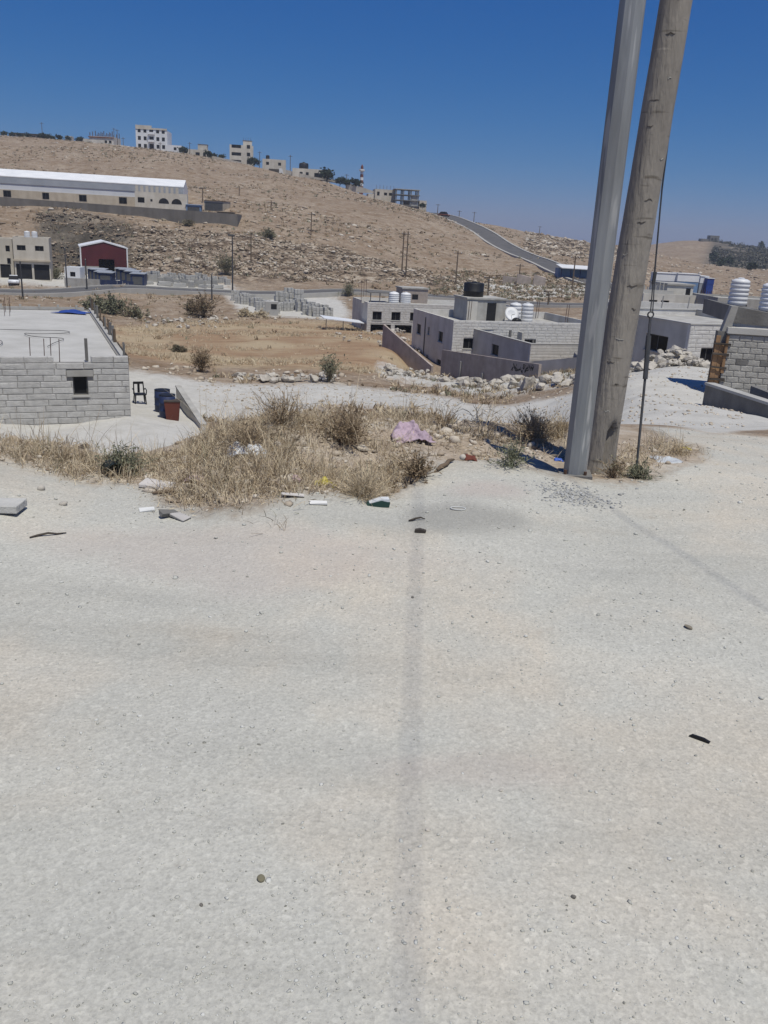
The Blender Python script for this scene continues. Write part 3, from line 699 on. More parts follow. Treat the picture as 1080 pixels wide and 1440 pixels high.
# ---------------------------------------------------------------- things round the left house
def chair(name, label, loc, yaw):
    r_ = root(name, label, 'chair', loc, yaw); m = MAT['black']
    for sx in (-1, 1):
        for sy in (-1, 1):
            MB().tube([(sx * .24, sy * .23, 0), (sx * .2, sy * .2, .44)], [.025, .03], 5).build('leg', m, r_)
        MB().tube([(sx * .25, -.2, .45), (sx * .27, -.2, .66), (sx * .27, .2, .67), (sx * .22, .24, .6)], .025, 5).build('armrest', m, r_)
    MB().box(-.25, .25, -.24, .24, .43, .47).build('seat', m, r_)
    mb = MB(); mb.tube([(-.22, .22, .45), (-.2, .33, .95)], .028, 5).tube([(.22, .22, .45), (.2, .33, .95)], .028, 5)
    mb.box(-.22, .22, .31, .345, .86, .97).box(-.05, .05, .27, .3, .47, .87); mb.build('backrest', m, r_); return r_
p = G(197, 44); chair('plastic_chair', 'black plastic armchair standing on the white yard beside the stone house', p, R(25)).scale = (1.2, 1.2, 1.15)
def drum(name, label, loc, yaw, m):
    r_ = root(name, label, 'barrel', loc, yaw)
    MB().lathe([(.27, 0), (.29, .03), (.29, .3), (.305, .32), (.29, .34), (.29, .6), (.305, .62), (.29, .64), (.285, .88), (.26, .9)], 14).build('body', m, r_, True)
    MB().lathe([(.285, .885), (.29, .92), (.2, .925)], 14).build('lid', MAT['black'], r_); return r_
p = G(229, 41.5); b1 = drum('barrel', 'dark blue barrel farther from the camera of the upright pair beside the house', p, 0, MAT['blue']); b1.scale = (1.35, 1.35, 1.25)
p = G(236, 39.5); b2 = dup(b1, p, .4, 'blue barrel in front of the taller pair beside the low wall')
p = G(243, 39.2); r_ = root('dustbin', 'brown plastic bin leaning between the blue barrels and the low wall', 'bin', p, .2)
MB().add([(-.28, -.25, 0), (.28, -.25, 0), (.28, .25, 0), (-.28, .25, 0), (-.36, -.32, .9), (.36, -.32, .9), (.36, .32, .9), (-.36, .32, .9)], BOXF).build('body', MAT['redbr'], r_)
MB().box(-.38, .38, -.34, .34, .9, .95).build('lid', MAT['wood_d'], r_)
def lowwall(name, label, a, b_, h0, h1, t, m, cap=None, n=1, cat='wall', sink=1.2):
    a, b_ = Vector(a), Vector(b_); d = b_ - a; ln = math.hypot(d.x, d.y)
    r_ = root(name, label, cat, a, math.atan2(d.y, d.x)); dz = d.z
    for k in range(n):
        f0, f1 = k / n, (k + 1) / n; x0, x1 = ln * f0 + .004, ln * f1 - .004
        za, zb_ = h0 + (h1 - h0) * f0 + dz * f0, h0 + (h1 - h0) * f1 + dz * f1
        MB().prism([(x0, -sink - 1), (x1, -sink - 1), (x1, zb_), (x0, za)], 0, t).build('wall' if n == 1 else 'panel', MAT[m], r_)
    if cap: MB().prism([(0, h0 + .003), (ln, h1 + dz + .003), (ln, h1 + dz + .08), (0, h0 + .08)], -.04, t + .04).build('coping', MAT[cap], r_)
    return r_
lowwall('low_wall', 'short sloping concrete wall beside the blue barrels', G(248, 45), G(283, 37.5), 1.0, .25, .22, 'plaster', 'conc')

# ---------------------------------------------------------------- buildings of the middle ground
M_ = mps(105)
A = building('long_house', 'long white two level house with a dark ground floor, behind the two storey block house', 515, 105, 16, 20, 8, 'stone_w', pytop=425, pybase=470,
             side='plaster', ops={'F': [(.7, 1.75, 1.15, 1.0), (3.1, 1.75, 1.15, 1.0), (5.5, 1.75, 1.15, 1.0), (9, 1.75, 1.15, 1.0), (.5, .12, 2.6, 1.1, 'o'), (3.6, .12, 2.2, 1.1, 'o'), (6.2, .12, 2.6, 1.1, 'o'), (9.4, .12, 3, 1.1, 'o')],
             }, stones={'F': (.28, .8, 'stone_w')}, roof='conc', parapet=.25)
AH = A['_H']
def subroom(parent, x, y, z, w, d, h, m, roofm, name='roof_room', door=None):
    o = MB().box(x, x + w, y, y + d, z, z + h).build(name, MAT[m], parent)
    MB().box(x - .12, x + w + .12, y - .12, y + d + .12, z + h + .002, z + h + .16).build('roof', MAT[roofm], o)
    if door: MB().box(x + door[0], x + door[0] + door[1], y - .03, y - .004, z + door[3] if len(door) > 3 else z + .02, z + door[2]).build('door', MAT['dark'], o)
    return o
subroom(A, 5.6, 4.2, AH - .25, 3.4, 3, 1.75, 'wall_p', 'conc', door=(1.3, .8, 1.1, .5))
pg = MB()
for x_ in (1.2, 2.4, 3.6): pg.box(x_, x_ + .1, 3.5, 3.6, AH - .24, AH + .9)
pg.box(1.0, 3.9, 3.3, 5.5, AH + .9, AH + 1.0); pg.build('roof_shelter', MAT['conc_d'], A)
MB().box(-.3, .6, 1.8, 1.9, AH - .25, AH + .5).build('parapet_wall', MAT['plaster'], A)
for x_ in (-.1, .2, .5): MB().tube([(x_, 3, AH - .25), (x_, 3, AH + 2.4)], .03, 4).build('rebar', MAT['rust'], A)
def tank(name, label, loc, s, group=None, m='tank', ribs=4, h=1.25):
    r_ = root(name, label, 'water tank', loc, 0, group); r_.scale = (s, s, s); pr = [(.42, 0), (.46, .05)]
    for k in range(ribs):
        z = .08 + k * (h - .3) / ribs; q = (h - .3) / ribs
        pr += [(.48, z + .01), (.5, z + q * .3), (.5, z + q * .65), (.455, z + q * .85), (.455, z + q * .95)]
    pr += [(.49, h - .2), (.46, h - .08), (.3, h), (.17, h + .01)]
    MB().lathe(pr, 20).build('body', MAT[m], r_, True)
    MB().lathe([(.16, h + .012), (.17, h + .05), (.1, h + .07)], 12).build('lid', MAT[m], r_); return r_
tank('water_tank', 'squat white tank on the roof of the long house, nearer its dark shelter', local(A, 4.2, 3.2, AH - .25), 1.35, h=1.0)
tank('water_tank', 'squat white tank on the roof of the long house, nearer its roof room', local(A, 5.7, 3.0, AH - .25), 1.35, h=1.0)
cv = root('lean_to', 'pale sheet roof on thin posts at the left end of the long house', 'shelter', local(A, -4.6, 1.0, 0), R(16))
MB().add([(-.8, -1.4, 1.75), (4.2, -1.4, 1.3), (4.2, 1.6, 1.35), (-.8, 1.6, 1.85), (-.8, -1.4, 1.83), (4.2, -1.4, 1.38), (4.2, 1.6, 1.43), (-.8, 1.6, 1.93)], BOXF).build('roof', MAT['sheet_w'], cv)
for x_ in (-.5, 1.6, 3.9): MB().tube([(x_, -1.2, -1), (x_, -1.2, 1.72 - .09 * (x_ + .5))], .05, 5).build('post', MAT['conc_d'], cv)

B = building('two_storey_house', 'unfinished two storey grey block house with dark windows beside the ploughed field', 632, 80, 18, 15.5, 11.5, 'stone_w', pytop=450, pybase=528, side='plaster',
             ops={'F': [(1.15, 2.55, 1.25, .95), (7.5, 2.55, 1.2, .95)], 'L': [(2.5, 2.75, 1.2, 1.0), (6.3, 3.05, .5, .75), (8.9, 2.75, 1.2, 1.0), (2.5, .05, 1.2, 1.0), (6.3, .25, .5, .75), (8.9, .05, 1.2, 1.0)]},
             stones={'F': (.26, .75, 'stone_w')}, roof='conc', parapet=.75, sink=3)
BH = B['_H']
MB().tube([(-.06, 7.5, 0), (-.06, 7.5, BH - .5)], .045, 6).build('drain_pipe', MAT['steel'], B)
sr = subroom(B, 4.2, 7.0, BH - .75, 4.3, 3.6, 2.2, 'conc', 'conc', door=(2.2, 1.0, 1.9))
MB().box(4.17, 5.3, 6.96, 6.99, BH - .7, BH + 1.3).build('plaster_patch', MAT['plaster'], B)
tk = root('water_tank', 'broad black tank on top of the roof room of the two storey house', 'water tank', local(B, 5.6, 9.0, BH + 1.62), 0)
MB().lathe([(1.02, 0), (1.05, .05), (1.05, .5), (1.08, .53), (1.05, .56), (1.05, 1.28), (1.0, 1.36), (.3, 1.42)], 20).build('body', MAT['black'], tk, True)
MB().lathe([(.26, 1.42), (.26, 1.48), (.1, 1.5)], 12).build('lid', MAT['black'], tk)
tank('water_tank', 'ribbed white tank next to the satellite dish on the two storey house', local(B, 9.9, 7.6, BH - .75), 1.28, h=1.5)
tank('water_tank', 'ribbed white tank at the right of the pair on the two storey house', local(B, 11.2, 7.4, BH - .75), 1.28, h=1.5)
ds = root('satellite_dish', 'white satellite dish tilted on the roof beside the two white tanks', 'satellite dish', local(B, 8.9, 6.4, BH - .75), R(-160))
MB().tube([(0, 0, 0), (0, 0, .75)], .05, 6).build('post', MAT['steel'], ds)
dsh = MB().lathe([(.06, -.16), (.45, -.08), (.8, .08), (.82, .09), (.45, -.05), (.05, -.13)], 20).build('dish', MAT['white'], ds, True); dsh.location = (0, .12, .85); dsh.rotation_euler = (R(-60), 0, 0)
MB().tube([(0, .1, .8), (0, .75, .95)], .025, 5).build('feed_arm', MAT['steel'], ds)
drm = tank('water_tank', 'black drum lying open beside the satellite dish', local(B, 9.0, 5.6, BH - .55), .9, m='black', ribs=2, h=.9); drm.rotation_euler = (R(90), 0, R(20))
for x_, y_ in ((4.2, 6.6), (4.9, 10.9), (14, 10.8), (15, 6)):
    for d_ in (0, .25): MB().tube([(x_ + d_, y_, BH - .6), (x_ + d_ + .04, y_, BH + 1.3)], .03, 4).build('rebar', MAT['rust'], B)

C = building('roofless_house', 'low grey block house without a roof in front of the two storey house', 742, 71, 22, 12, 10.5, 'stone_w', pytop=484, pybase=527, side='plaster',
             ops={'L': [(5.4, .75, 1.3, .95)], 'B': [(3, .8, 1.1, 1.2), (6, .8, 1.1, 1.2)]}, stones={'F': (.25, 4.0, 'stone_w')}, parapet=1.5, roof='conc_d', coping='conc_w', sink=3)
CHh = C['_H']
MB().box(4.5, 4.7, 9.2, 10.25, CHh - 1.45, CHh - .1).build('inner_wall', MAT['plaster'], C)
for x_ in (3.6, 6.2, 7.3, 9): MB().box(x_, x_ + .2, 10.0, 10.26, CHh - 1.45, CHh - .02).build('pier', MAT['conc_d'], C)

cw = lowwall('compound_wall', 'pinkish block compound wall in sloping panels with black scrawl at its right end', G(619, 74, -.1), G(756, 58, -.3), 2.35, 1.3, .2, 'wall_p', None, 4)
for k in range(1, 4):
    L_ = math.hypot((G(756, 58) - G(619, 74)).x, 16); MB().cbox(L_ * k / 4, .02, -1, .22, .3, 3.25 - .26 * k).build('pier', MAT['conc'], cw)
# black scrawl sprayed on the last panel
Lw = math.hypot((G(756, 58) - G(619, 74)).x, 16); d0 = G(756, 58, -.3).z - G(619, 74, -.1).z; sp = MB(); rn = random.Random(12)
for s0 in range(9):
    x = Lw * (.775 + .021 * s0); f_ = x / Lw; zc_ = d0 * f_ + .98 + rn.uniform(-.12, .12); pts = []
    for j in range(7): pts.append((x + rn.uniform(-.25, .3), -.006, zc_ + rn.uniform(-.22, .26)))
    for a, b_ in zip(pts[:-1], pts[1:]):
        dx, dz = b_[0] - a[0], b_[2] - a[2]; l = math.hypot(dx, dz) + 1e-6; nx, nz = -dz / l * .035, dx / l * .035
        sp.add([(a[0] - nx, -.006 - s0 * .0004, a[2] - nz), (b_[0] - nx, -.006 - s0 * .0004, b_[2] - nz), (b_[0] + nx, -.006 - s0 * .0004, b_[2] + nz), (a[0] + nx, -.006 - s0 * .0004, a[2] + nz)], [(0, 1, 2, 3)])
sp.build('scrawl', MAT['black'], cw)
lowwall('compound_wall', 'dark sloping wall running down to the left of the two storey house', G(537, 84, .0), G(606, 75, -.2), 2.2, 1.0, .2, 'wall_p', None, 1)
lowwall('compound_wall', 'low grey wall between the scrawled panel and the metal pole', G(742, 66, -.2), G(850, 60, -.2), 1.25, 1.2, .2, 'plaster', None, 1)

D = building('block_house', 'single storey grey block house behind the heap of rubble', 961, 48, 22, 9, 10, 'stone_w', pytop=456, pybase=522, side='plaster',
             ops={'L': [(1.7, .75, 2.0, .95), (8.0, .6, .9, 1.3)], 'F': [(1.0, .5, 1.0, .8), (3.5, .5, 1.0, .8)]}, stones={'F': (.24, 1.0, 'stone_w')}, roof='conc', parapet=.35, coping='conc_w', sink=2)
D2 = building('rear_house', 'pale walled house just behind the single storey block house', 880, 63, 6, 9.5, 8, 'stone_w', pytop=432, pybase=490, stones={'F': (.26, 1.0, 'stone_w')}, parapet=.5, roof='conc', sink=2)
for x_ in (2.4, 4.4): MB().tube([(x_, .4, D2['_H'] - .4), (x_ + .05, .4, D2['_H'] + .9)], .05, 5).build('rebar', MAT['conc'], D2)
E = building('grey_house', 'plain grey two level house with four dark windows, in front of the white trailers', 899, 88, 10, 8.6, 7, 'plaster', pytop=412, pybase=455,
             ops={'F': [(.7, 1.5, .9, .9), (2.0, 1.5, .9, .9), (5.0, .6, .9, .95), (6.0, .6, 1.6, .95)]}, roof='conc', parapet=.3)
EH = E['_H']
subroom(E, 3.4, 1.8, EH - .3, 2.9, 4, 1.15, 'plaster', 'conc', door=(2.1, .5, .9, .2))
MB().box(-.1, 3.4, .3, .5, EH + .001, EH + .35).build('parapet_wall', MAT['conc_w'], E)
rn = random.Random(4)
for k in range(9):
    x_ = .2 + k * .42; MB().cbox(x_, 2.2, EH - .28, .12, .12, rn.uniform(.7, 1.4)).build('column_stub', MAT['conc'], E)
for k in range(6): MB().tube([(7.1 + k * .22, 1.5, EH - .3), (7.1 + k * .22, 1.5, EH + rn.uniform(.3, 1.2))], .03, 4).build('rebar', MAT['rust'], E)
E2 = building('concrete_house', 'half built pale concrete house at the right of the plain grey house', 1004, 84, 4, 8, 6, 'conc', pytop=418, pybase=452,
              ops={'F': [(2, .7, 1, 1), (5, .7, 1, 1)]}, roof='conc_w', parapet=.2)

# right hand building: block wall, dark slab parapet, tanks, formwork column, low wall
Fb = root('block_building', 'half built block building with a dark concrete roof edge at the right edge', 'building', at(1010, 549, 29), R(-6))
zf = Fb.location.z; top_ = at(1010, 468, 29).z - zf; mu = mps(29)
MB().box(0, 6, .02, .22, -2.5, top_).build('wall', MAT['mortar'], Fb)
fw = [c for c in Fb.children][0]; rn = random.Random(8); row = 0; z = -.3
while z < top_ - .1:
    u = -.2 if row % 2 else 0.0
    while u < 3.4:
        a, b_ = max(u, 0), u + .4
        mb = MB(); stone_piece(mb, (a + .006, b_ - .006, z + .006, min(z + .2, top_) - .006), rn, .022)
        o = mb.build('block', MAT['wall_g'] if rn.random() < .85 else MAT['conc_d' if rn.random() < .25 else 'conc'], fw); o.location = (0, .02, 0); u += .4
    z += .2; row += 1
MB().box(-.05, 6, -.06, .3, top_ + .003, top_ + .2).build('ring_beam', MAT['conc_w'], Fb)
MB().box(.15, 6, .5, .7, top_ + .2, top_ + .42).build('upper_wall', MAT['stone_w'], Fb)
ph = at(1010, 428, 29.6).z - zf
MB().add([(.0, .45, top_ + .36), (1.62, .40, top_ + .28), (1.62, 4, top_ + .28), (.0, 4, top_ + .36), (-.02, .45, ph), (1.66, .40, ph - .22), (1.66, 4, ph - .22), (-.02, 4, ph)], BOXF).build('roof_edge', MAT['conc_d'], Fb)
MB().box(1.68, 2.0, .3, .6, top_ + .2, ph + .35).build('column', MAT['conc_w'], Fb)
MB().box(-.32, -.02, .1, .4, -.6, top_ + .05).build('column', MAT['conc_d'], Fb)
MB().add([(-.2, .1, top_ + .05), (.08, .1, top_ + .05), (.08, .42, top_ + .05), (-.2, .42, top_ + .05), (-.02, .1, ph), (.2, .1, ph), (.2, .42, ph), (-.02, .42, ph)], BOXF).build('column', MAT['conc'], Fb)
for k, (x0, x1, z0, z1, yy) in enumerate([(-.36, -.2, -.5, top_ - .1, .02), (-.19, -.04, -.45, top_ - .35, .03), (-.38, -.33, -.5, top_ - .3, .08), (-.04, .06, .6, top_ - .05, -.02)]):
    MB().box(x0, x1, yy, yy + .04, z0, z1, j=.015).build('formwork_board', MAT['board'], Fb)
for z_ in (.35, .75, 1.2, 1.55):
    MB().box(-.42, .14, -.05, .0, z_, z_ + .07, j=.02).build('formwork_clamp', MAT['wood_d'], Fb)
tank('water_tank', 'ribbed white tank standing whole on the dark roof edge at the right', at(1036, 430, 31), .66, ribs=5, h=1.4)
tank('water_tank', 'white tank cut off by the right edge of the photograph', at(1080, 438, 30.5), .68, ribs=5, h=1.4)
a, b_ = G(987, 27, 0), G(1110, 21.5, 0); zt0, zt1 = at(999, 537, 27).z, at(1110, 580, 21.5).z
pw = lowwall('plinth_wall', 'dark low retaining wall with a pale coping in front of the block building', a, b_, at(990, 541, 27).z - a.z, at(1110, 580, 21.5).z - b_.z, .25, 'conc_d', 'conc_w', 1)
pt = at(1046, 546, 26.5); 
gt = MB(); ln_ = math.hypot(b_.x - a.x, b_.y - a.y); MB().box(1.2, ln_, .9, 1.1, -2, .9).build('inner_wall', MAT['conc_d'], pw)

# ---------------------------------------------------------------- across the valley road: two storey shops, red shed, stalls
S1 = building('shop_house', 'cream two storey building with two dark shop doors below two windows', 22, 150, 19, 5.8, 9, 'cream_w', pytop=333, pybase=393,
              ops={'F': [(.6, 4.9, 1.4, .85), (3.5, 4.9, 1.4, .85), (.25, .05, 2.5, 2.6, 'd'), (3.1, .05, 2.5, 2.6, 'd')]}, roof='conc_w', side='cream')
MB().box(-.1, 5.9, -.45, -.02, 3.15, 3.4).build('canopy', MAT['cream'], S1)
tank('water_tank', 'small white tank on the roof of the cream two storey shops', local(S1, 2.2, 3, S1['_H'] - .3), 1.0)
tank('water_tank', 'second small white tank near the middle of the shop roof', local(S1, 3.4, 3.2, S1['_H'] - .3), 1.0)
S2 = building('cream_house', 'cream building with one dark shop door at the left edge of the photograph', -26, 151, 19, 5.4, 9, 'cream_w', pytop=334, pybase=394,
              ops={'F': [(4.3, 5.0, .7, 1.0), (4.4, 2.9, .6, 1.0), (3.2, .05, 1.7, 2.8, 'd'), (1, 5, 1.2, .9)]}, roof='conc_w')
def car(name, label, loc, yaw, m, L_=4.2, W_=1.7, H_=1.45):
    r_ = root(name, label, 'car', loc, yaw); w = W_ / 2
    st = [(-L_ / 2, .35, .62, .86), (-L_ / 2 + .1, .3, .8, .95), (-L_ * .2, .25, .9, 1), (L_ * .2, .25, .92, 1), (L_ / 2 - .25, .25, .88, .96), (L_ / 2, .35, .66, .88)]
    vs = []; fs = []
    for x, z0, z1, s_ in st: vs += [(x, -w * s_, z0), (x, -w * s_, z1 * .82), (x, -w * s_ * .92, z1), (x, w * s_ * .92, z1), (x, w * s_, z1 * .82), (x, w * s_, z0)]
    for i in range(len(st) - 1):
        for k in range(6): fs.append((6 * i + k, 6 * i + (k + 1) % 6, 6 * i + 6 + (k + 1) % 6, 6 * i + 6 + k))
    fs += [tuple(range(5, -1, -1)), tuple(6 * len(st) - 6 + k for k in range(6))]
    MB().add(vs, fs).build('body', m, r_, True)
    cab = [(-L_ * .30, .9), (-L_ * .16, H_), (L_ * .22, H_), (L_ * .42, .92)]
    vs = [(x, -w * (.9 if z < 1 else .74), z) for x, z in cab] + [(x, w * (.9 if z < 1 else .74), z) for x, z in cab]
    c = MB().add(vs, [(0, 1, 2, 3), (7, 6, 5, 4), (0, 4, 5, 1), (1, 5, 6, 2), (2, 6, 7, 3)]).build('cabin', MAT['glass'], r_)
    MB().box(-L_ * .15, L_ * .21, -w * .73, w * .73, H_ - .01, H_ + .035).build('roof', m, r_)
    for x in (-L_ * .3, L_ * .3):
        for s_ in (-1, 1): MB().lathe([(.31, -.1), (.33, -.06), (.33, .06), (.31, .1)], 14, Matrix.Translation((x, s_ * (w - .1), .33)) @ Matrix.Rotation(math.pi / 2, 4, 'X')).build('wheel', MAT['black'], r_)
    for s_ in (-1, 1): MB().box(-L_ / 2 - .015, -L_ / 2 + .03, s_ * w * .6 - .14, s_ * w * .6 + .14, .58, .7).build('headlight', MAT['white'], r_)
    return r_
car('parked_car', 'silver car parked nose out by the shop doors', G(20, 144), R(112), MAT['sheet_w'])
car('moving_car', 'dark red car at the crest of the hill road', G(624, 336, .5), R(150), MAT['redbr'], 4.6, 1.9, 1.7)

zs_ = at(146, 386, 168).z
sh = root('red_shed', 'maroon metal shed with a white gable edge and an open doorway', 'shed', at(116, 386, 167), R(21)); W_, e_, pk, Dp = 8.3, 5.2, 6.15, 12
mb = MB(); wall_mesh(mb, W_, 1.6, .2, [(3.1, .01, 2.9, 1.59)], -1.5); mb.build('base_wall', MAT['conc'], sh)
mb = MB(); wall_mesh(mb, W_, e_ - .02, .12, [(3.1, 1.601, 2.9, 1.4)], 1.601); mb.prism([(0, e_ - .02), (W_, e_ - .02), (W_ / 2, pk)], 0, .12); mb.build('wall', MAT['maroon'], sh)
for x_ in (0, W_ - .12): MB().box(x_, x_ + .12, .121, Dp, -1.5, e_).build('wall', MAT['maroon'], sh)
MB().box(0, W_, Dp, Dp + .12, -1.5, e_).build('wall', MAT['maroon'], sh)
for s_ in (0, 1):
    x0, x1 = (-.35, W_ / 2) if not s_ else (W_ / 2, W_ + .35); z0, z1 = (e_ - .1, pk + .06) if not s_ else (pk + .06, e_ - .1)
    MB().prism([(x0, z0), (x1, z1), (x1, z1 + .14), (x0, z0 + .14)], .125, Dp + .3).build('roof', MAT['sheet_w'], sh)
    MB().prism([(x0, z0 - .06), (x1, z1 - .06), (x1, z1 + .17), (x0, z0 + .17)], -.12, -.005).build('gable_trim', MAT['white'], sh)
    MB().box(-.25 if not s_ else W_ + .01, -.01 if not s_ else W_ + .25, -.1, .1, -1, e_ - .12).build('corner_trim', MAT['white'], sh)
def crate(name, label, px, Y, w, d, h, m, roofm, yaw=4, cat='stall', group=None):
    r_ = root(name, label, cat, G(px, Y), R(yaw), group)
    MB().box(0, w, 0, d, -.6, h).build('body', MAT[m], r_)
    MB().add([(-.15, -.2, h + .01), (w + .15, -.2, h + .01), (w + .15, d + .2, h + .1), (-.15, d + .2, h + .1), (-.15, -.2, h + .09), (w + .15, -.2, h + .09), (w + .15, d + .2, h + .2), (-.15, d + .2, h + .2)], BOXF).build('roof', MAT[roofm], r_)
    MB().box(.3, w - .3, -.02, -.002, .25, h - .4).build('shutter', MAT['frame'], r_)
    return r_
for k, (px, Y) in enumerate(((124, 158), (129, 155), (134, 152), (139, 149.5))):
    crate('market_stall', ['rearmost', 'second from the back', 'third from the back', 'front'][k] + ' blue stall of the left row leading to the red shed', px, Y, 2.3, 2.4, 2.0, 'blue', 'sheet_g', group='blue stalls before the red shed')
for k, (px, Y) in enumerate(((163, 159), (169, 156), (176, 153), (184, 150))):
    crate('market_stall', ['rearmost', 'second from the back', 'third from the back', 'front'][k] + ' blue stall of the right row leading to the red shed', px, Y, 2.3, 2.4, 2.0, 'blue', 'sheet_g', group='blue stalls before the red shed')
fn_ = root('blue_fence', 'low blue metal fence closing off the two rows of stalls', 'fence', G(142, 144), R(4))
for k in range(6): MB().box(k * .9, k * .9 + .86, 0, .06, -.2, 1.15).build('panel', MAT['blue'], fn_)
hut = building('white_hut', 'small white hut with one dark window beside the blue stalls', 92, 150, 4, 2.6, 3, 'white', H=2.9, ops={'F': [(.9, 1.3, .9, .8)]}, parapet=.1, cat='hut', roof='sheet_w')
lowwall('yard_wall', 'grey block wall in front of the white hut', G(91, 145), G(140, 144), 1.5, 1.2, .2, 'conc', None, 1)
# ---------------------------------------------------------------- stacks of cut stone
def stack_mesh(seed, nx, ny, nz, sx=.5, sy=.5, sz=.42):
    rn_ = random.Random(seed); mb = MB()
    mb.box(-nx * sx / 2, nx * sx / 2, -ny * sy / 2, ny * sy / 2, -.8, .1)
    for k in range(nz):
        for i in range(nx):
            for j in range(ny):
                if k == nz - 1 and rn_.random() < .18: continue
                mb.cbox((i - nx / 2 + .5) * sx, (j - ny / 2 + .5) * sy, .101 + k * sz, sx - .05, sy - .05, sz - .03, j=.02)
    return mb.mesh('stone_stack', MAT['conc_w'])
SM = [stack_mesh(k, 3, 2, 3 + k % 2) for k in range(5)]
ORD = ['first', 'second', 'third', 'fourth', 'fifth', 'sixth', 'seventh', 'eighth', 'ninth', 'tenth', 'eleventh', 'twelfth', 'thirteenth', 'fourteenth', 'fifteenth', 'sixteenth', 'seventeenth', 'eighteenth',
       'nineteenth', 'twentieth', 'twenty-first', 'twenty-second', 'twenty-third', 'twenty-fourth', 'twenty-fifth', 'twenty-sixth']
YROWS = [('in the back row of the left cluster', 'left', [(331, 138), (338, 138), (345, 137.5), (352, 137)]), ('in the middle row of the left cluster', 'left', [(336, 134), (343, 134), (357, 133), (363, 131.5), (370, 130)]),
         ('in the front row of the left cluster', 'left', [(366, 128), (376, 128.5), (382, 126), (388, 124)]), ('in the tall back row of the middle cluster', 'middle', [(392, 136), (399, 136), (406, 136), (413, 135.5), (420, 134.5)]),
         ('in the second row of the middle cluster', 'middle', [(394, 132), (401, 132), (408, 131.5), (415, 131), (421, 130)]), ('in the third row of the middle cluster', 'middle', [(398, 128), (405, 128), (424, 127), (431, 126.5)]),
         ('in the back row of the right cluster', 'right', [(437, 126), (443, 125.5), (449, 125), (455, 124), (461, 123.5)]), ('in the front row of the right cluster', 'right', [(431, 123.5), (439, 122.8), (447, 122)])]
rn = random.Random(3); k = 0
for wh_, sd_, pts_ in YROWS:
    for q, (px, Y) in enumerate(pts_):
        k += 1; ob = inst('stone_stack', SM[k % 5], None, G(px, Y), (0, 0, R(rn.uniform(0, 30))), rn.uniform(.8, 1.0))
        if 'tall' in wh_: ob.scale.z = 1.7
        tag(ob, 'pale stone stack, ' + ORD[q] + ' from the left ' + wh_, 'stone stack', sd_ + ' cluster of stone stacks in the roadside yard')
for k in range(26):
    px = 205 + k * 4.6; Y = 159 + rn.uniform(-2.5, 3)
    tag(inst('stone_stack', SM[k % 5], None, G(px, Y), (0, 0, R(rn.uniform(0, 40))), rn.uniform(.6, 1.0)), 'greyish stone stack, ' + ORD[k] + ' from the blue stalls in the row across the road', 'stone stack', 'stone stacks across the road')
bx = root('yard_kiosk', 'small pale box with a dark hatch at the front of the stone yard', 'kiosk', G(382, 121), R(10)); MB().box(-.9, .9, 0, 1.6, -.5, 1.9).build('body', MAT['conc_w'], bx); MB().box(-.1, .7, -.02, -.002, .9, 1.6).build('hatch', MAT['dark'], bx)

# ---------------------------------------------------------------- warehouse on the slope
zt = at(0, 237, 262)
W1 = at(258, 293, 226); WL = at(-150, 283, 214)
d_ = W1 - WL; ln_ = math.hypot(d_.x, d_.y); yw = math.atan2(d_.y, d_.x)
wh = root('warehouse', 'very long white metal warehouse standing above the long retaining wall on the hillside', 'warehouse', (WL.x, WL.y, W1.z - .6), yw)
hb, ht, hr_ = 4.0, at(258, 264, 226).z - W1.z + .6, at(258, 254.5, 235).z - W1.z - 1.6
MB().box(0, ln_ - 3, 0, .3, -3, 2.6).build('base_wall', MAT['cream'], wh)
MB().box(0, ln_, .1, 18, 2.601, ht).build('wall', MAT['sheet_w'], wh)
MB().add([(0, -.1, ht + .005), (ln_ + .2, -.1, ht + .005), (ln_ + .2, 9, hr_ + 2.2), (0, 9, hr_ + 2.2), (0, -.1, ht + .2), (ln_ + .2, -.1, ht + .2), (ln_ + .2, 9, hr_ + 2.4), (0, 9, hr_ + 2.4)], BOXF).build('roof', MAT['white'], wh)
MB().box(0, ln_ + .1, -.06, .09, ht - 1.5, ht - .1).build('wall_band', MAT['sheet_g'], wh)
MB().prism([(0, 3.2), (18, 3.2), (18, ht), (9, hr_ + 2.2), (0, ht)], 0, .1, Matrix.Translation((ln_ + .15, 0, 0)) @ Matrix.Rotation(math.pi / 2, 4, 'Z')).build('end_wall', MAT['sheet_w'], wh)
MB().box(ln_ - .4, ln_ + .1, 0, .099, -2, ht).build('corner_pier', MAT['white'], wh)
for f_, w_ in ((.37, 1.8), (.503, 1.6), (.63, 1.8), (.77, 1.9), (.915, 1.7), (.2, 1.6), (.1, 1.6)):
    f, p_ = window_meshes(w_, 1.5); o = inst('window', f, wh, (ln_ * f_, -.05, .9)); inst('pane', p_, o)
ax = root('arched_annex', 'white annex with two dark arched openings and a crenellated top, against the warehouse', 'building', at(190, 289, 219), yw)
aW = 12.6; MB().box(0, aW, 0, 3, -2, 3.3).build('wall', MAT['cream_w'], ax)
for x_ in (6.9, 10.0):
    ar = MB(); ar.prism([(x_ - 1.1, .5)] + [(x_ + 1.1 * math.cos(a_), 1.15 + 1.1 * math.sin(a_)) for a_ in np.linspace(0, math.pi, 12)][0:1] + [(x_ + 1.1, .5)][0:0] + [(x_ + 1.1 * math.cos(a_), 1.0 + 1.1 * math.sin(a_)) for a_ in np.linspace(math.pi, 0, 12)] + [(x_ + 1.1, .5)], -.03, -.002)
    ar = MB(); ar.prism([(x_ + 1.25 * math.cos(a_), .85 + 1.25 * math.sin(a_)) for a_ in np.linspace(0, math.pi, 14)], -.03, -.002); ar.build('arch_opening', MAT['dark'], ax)
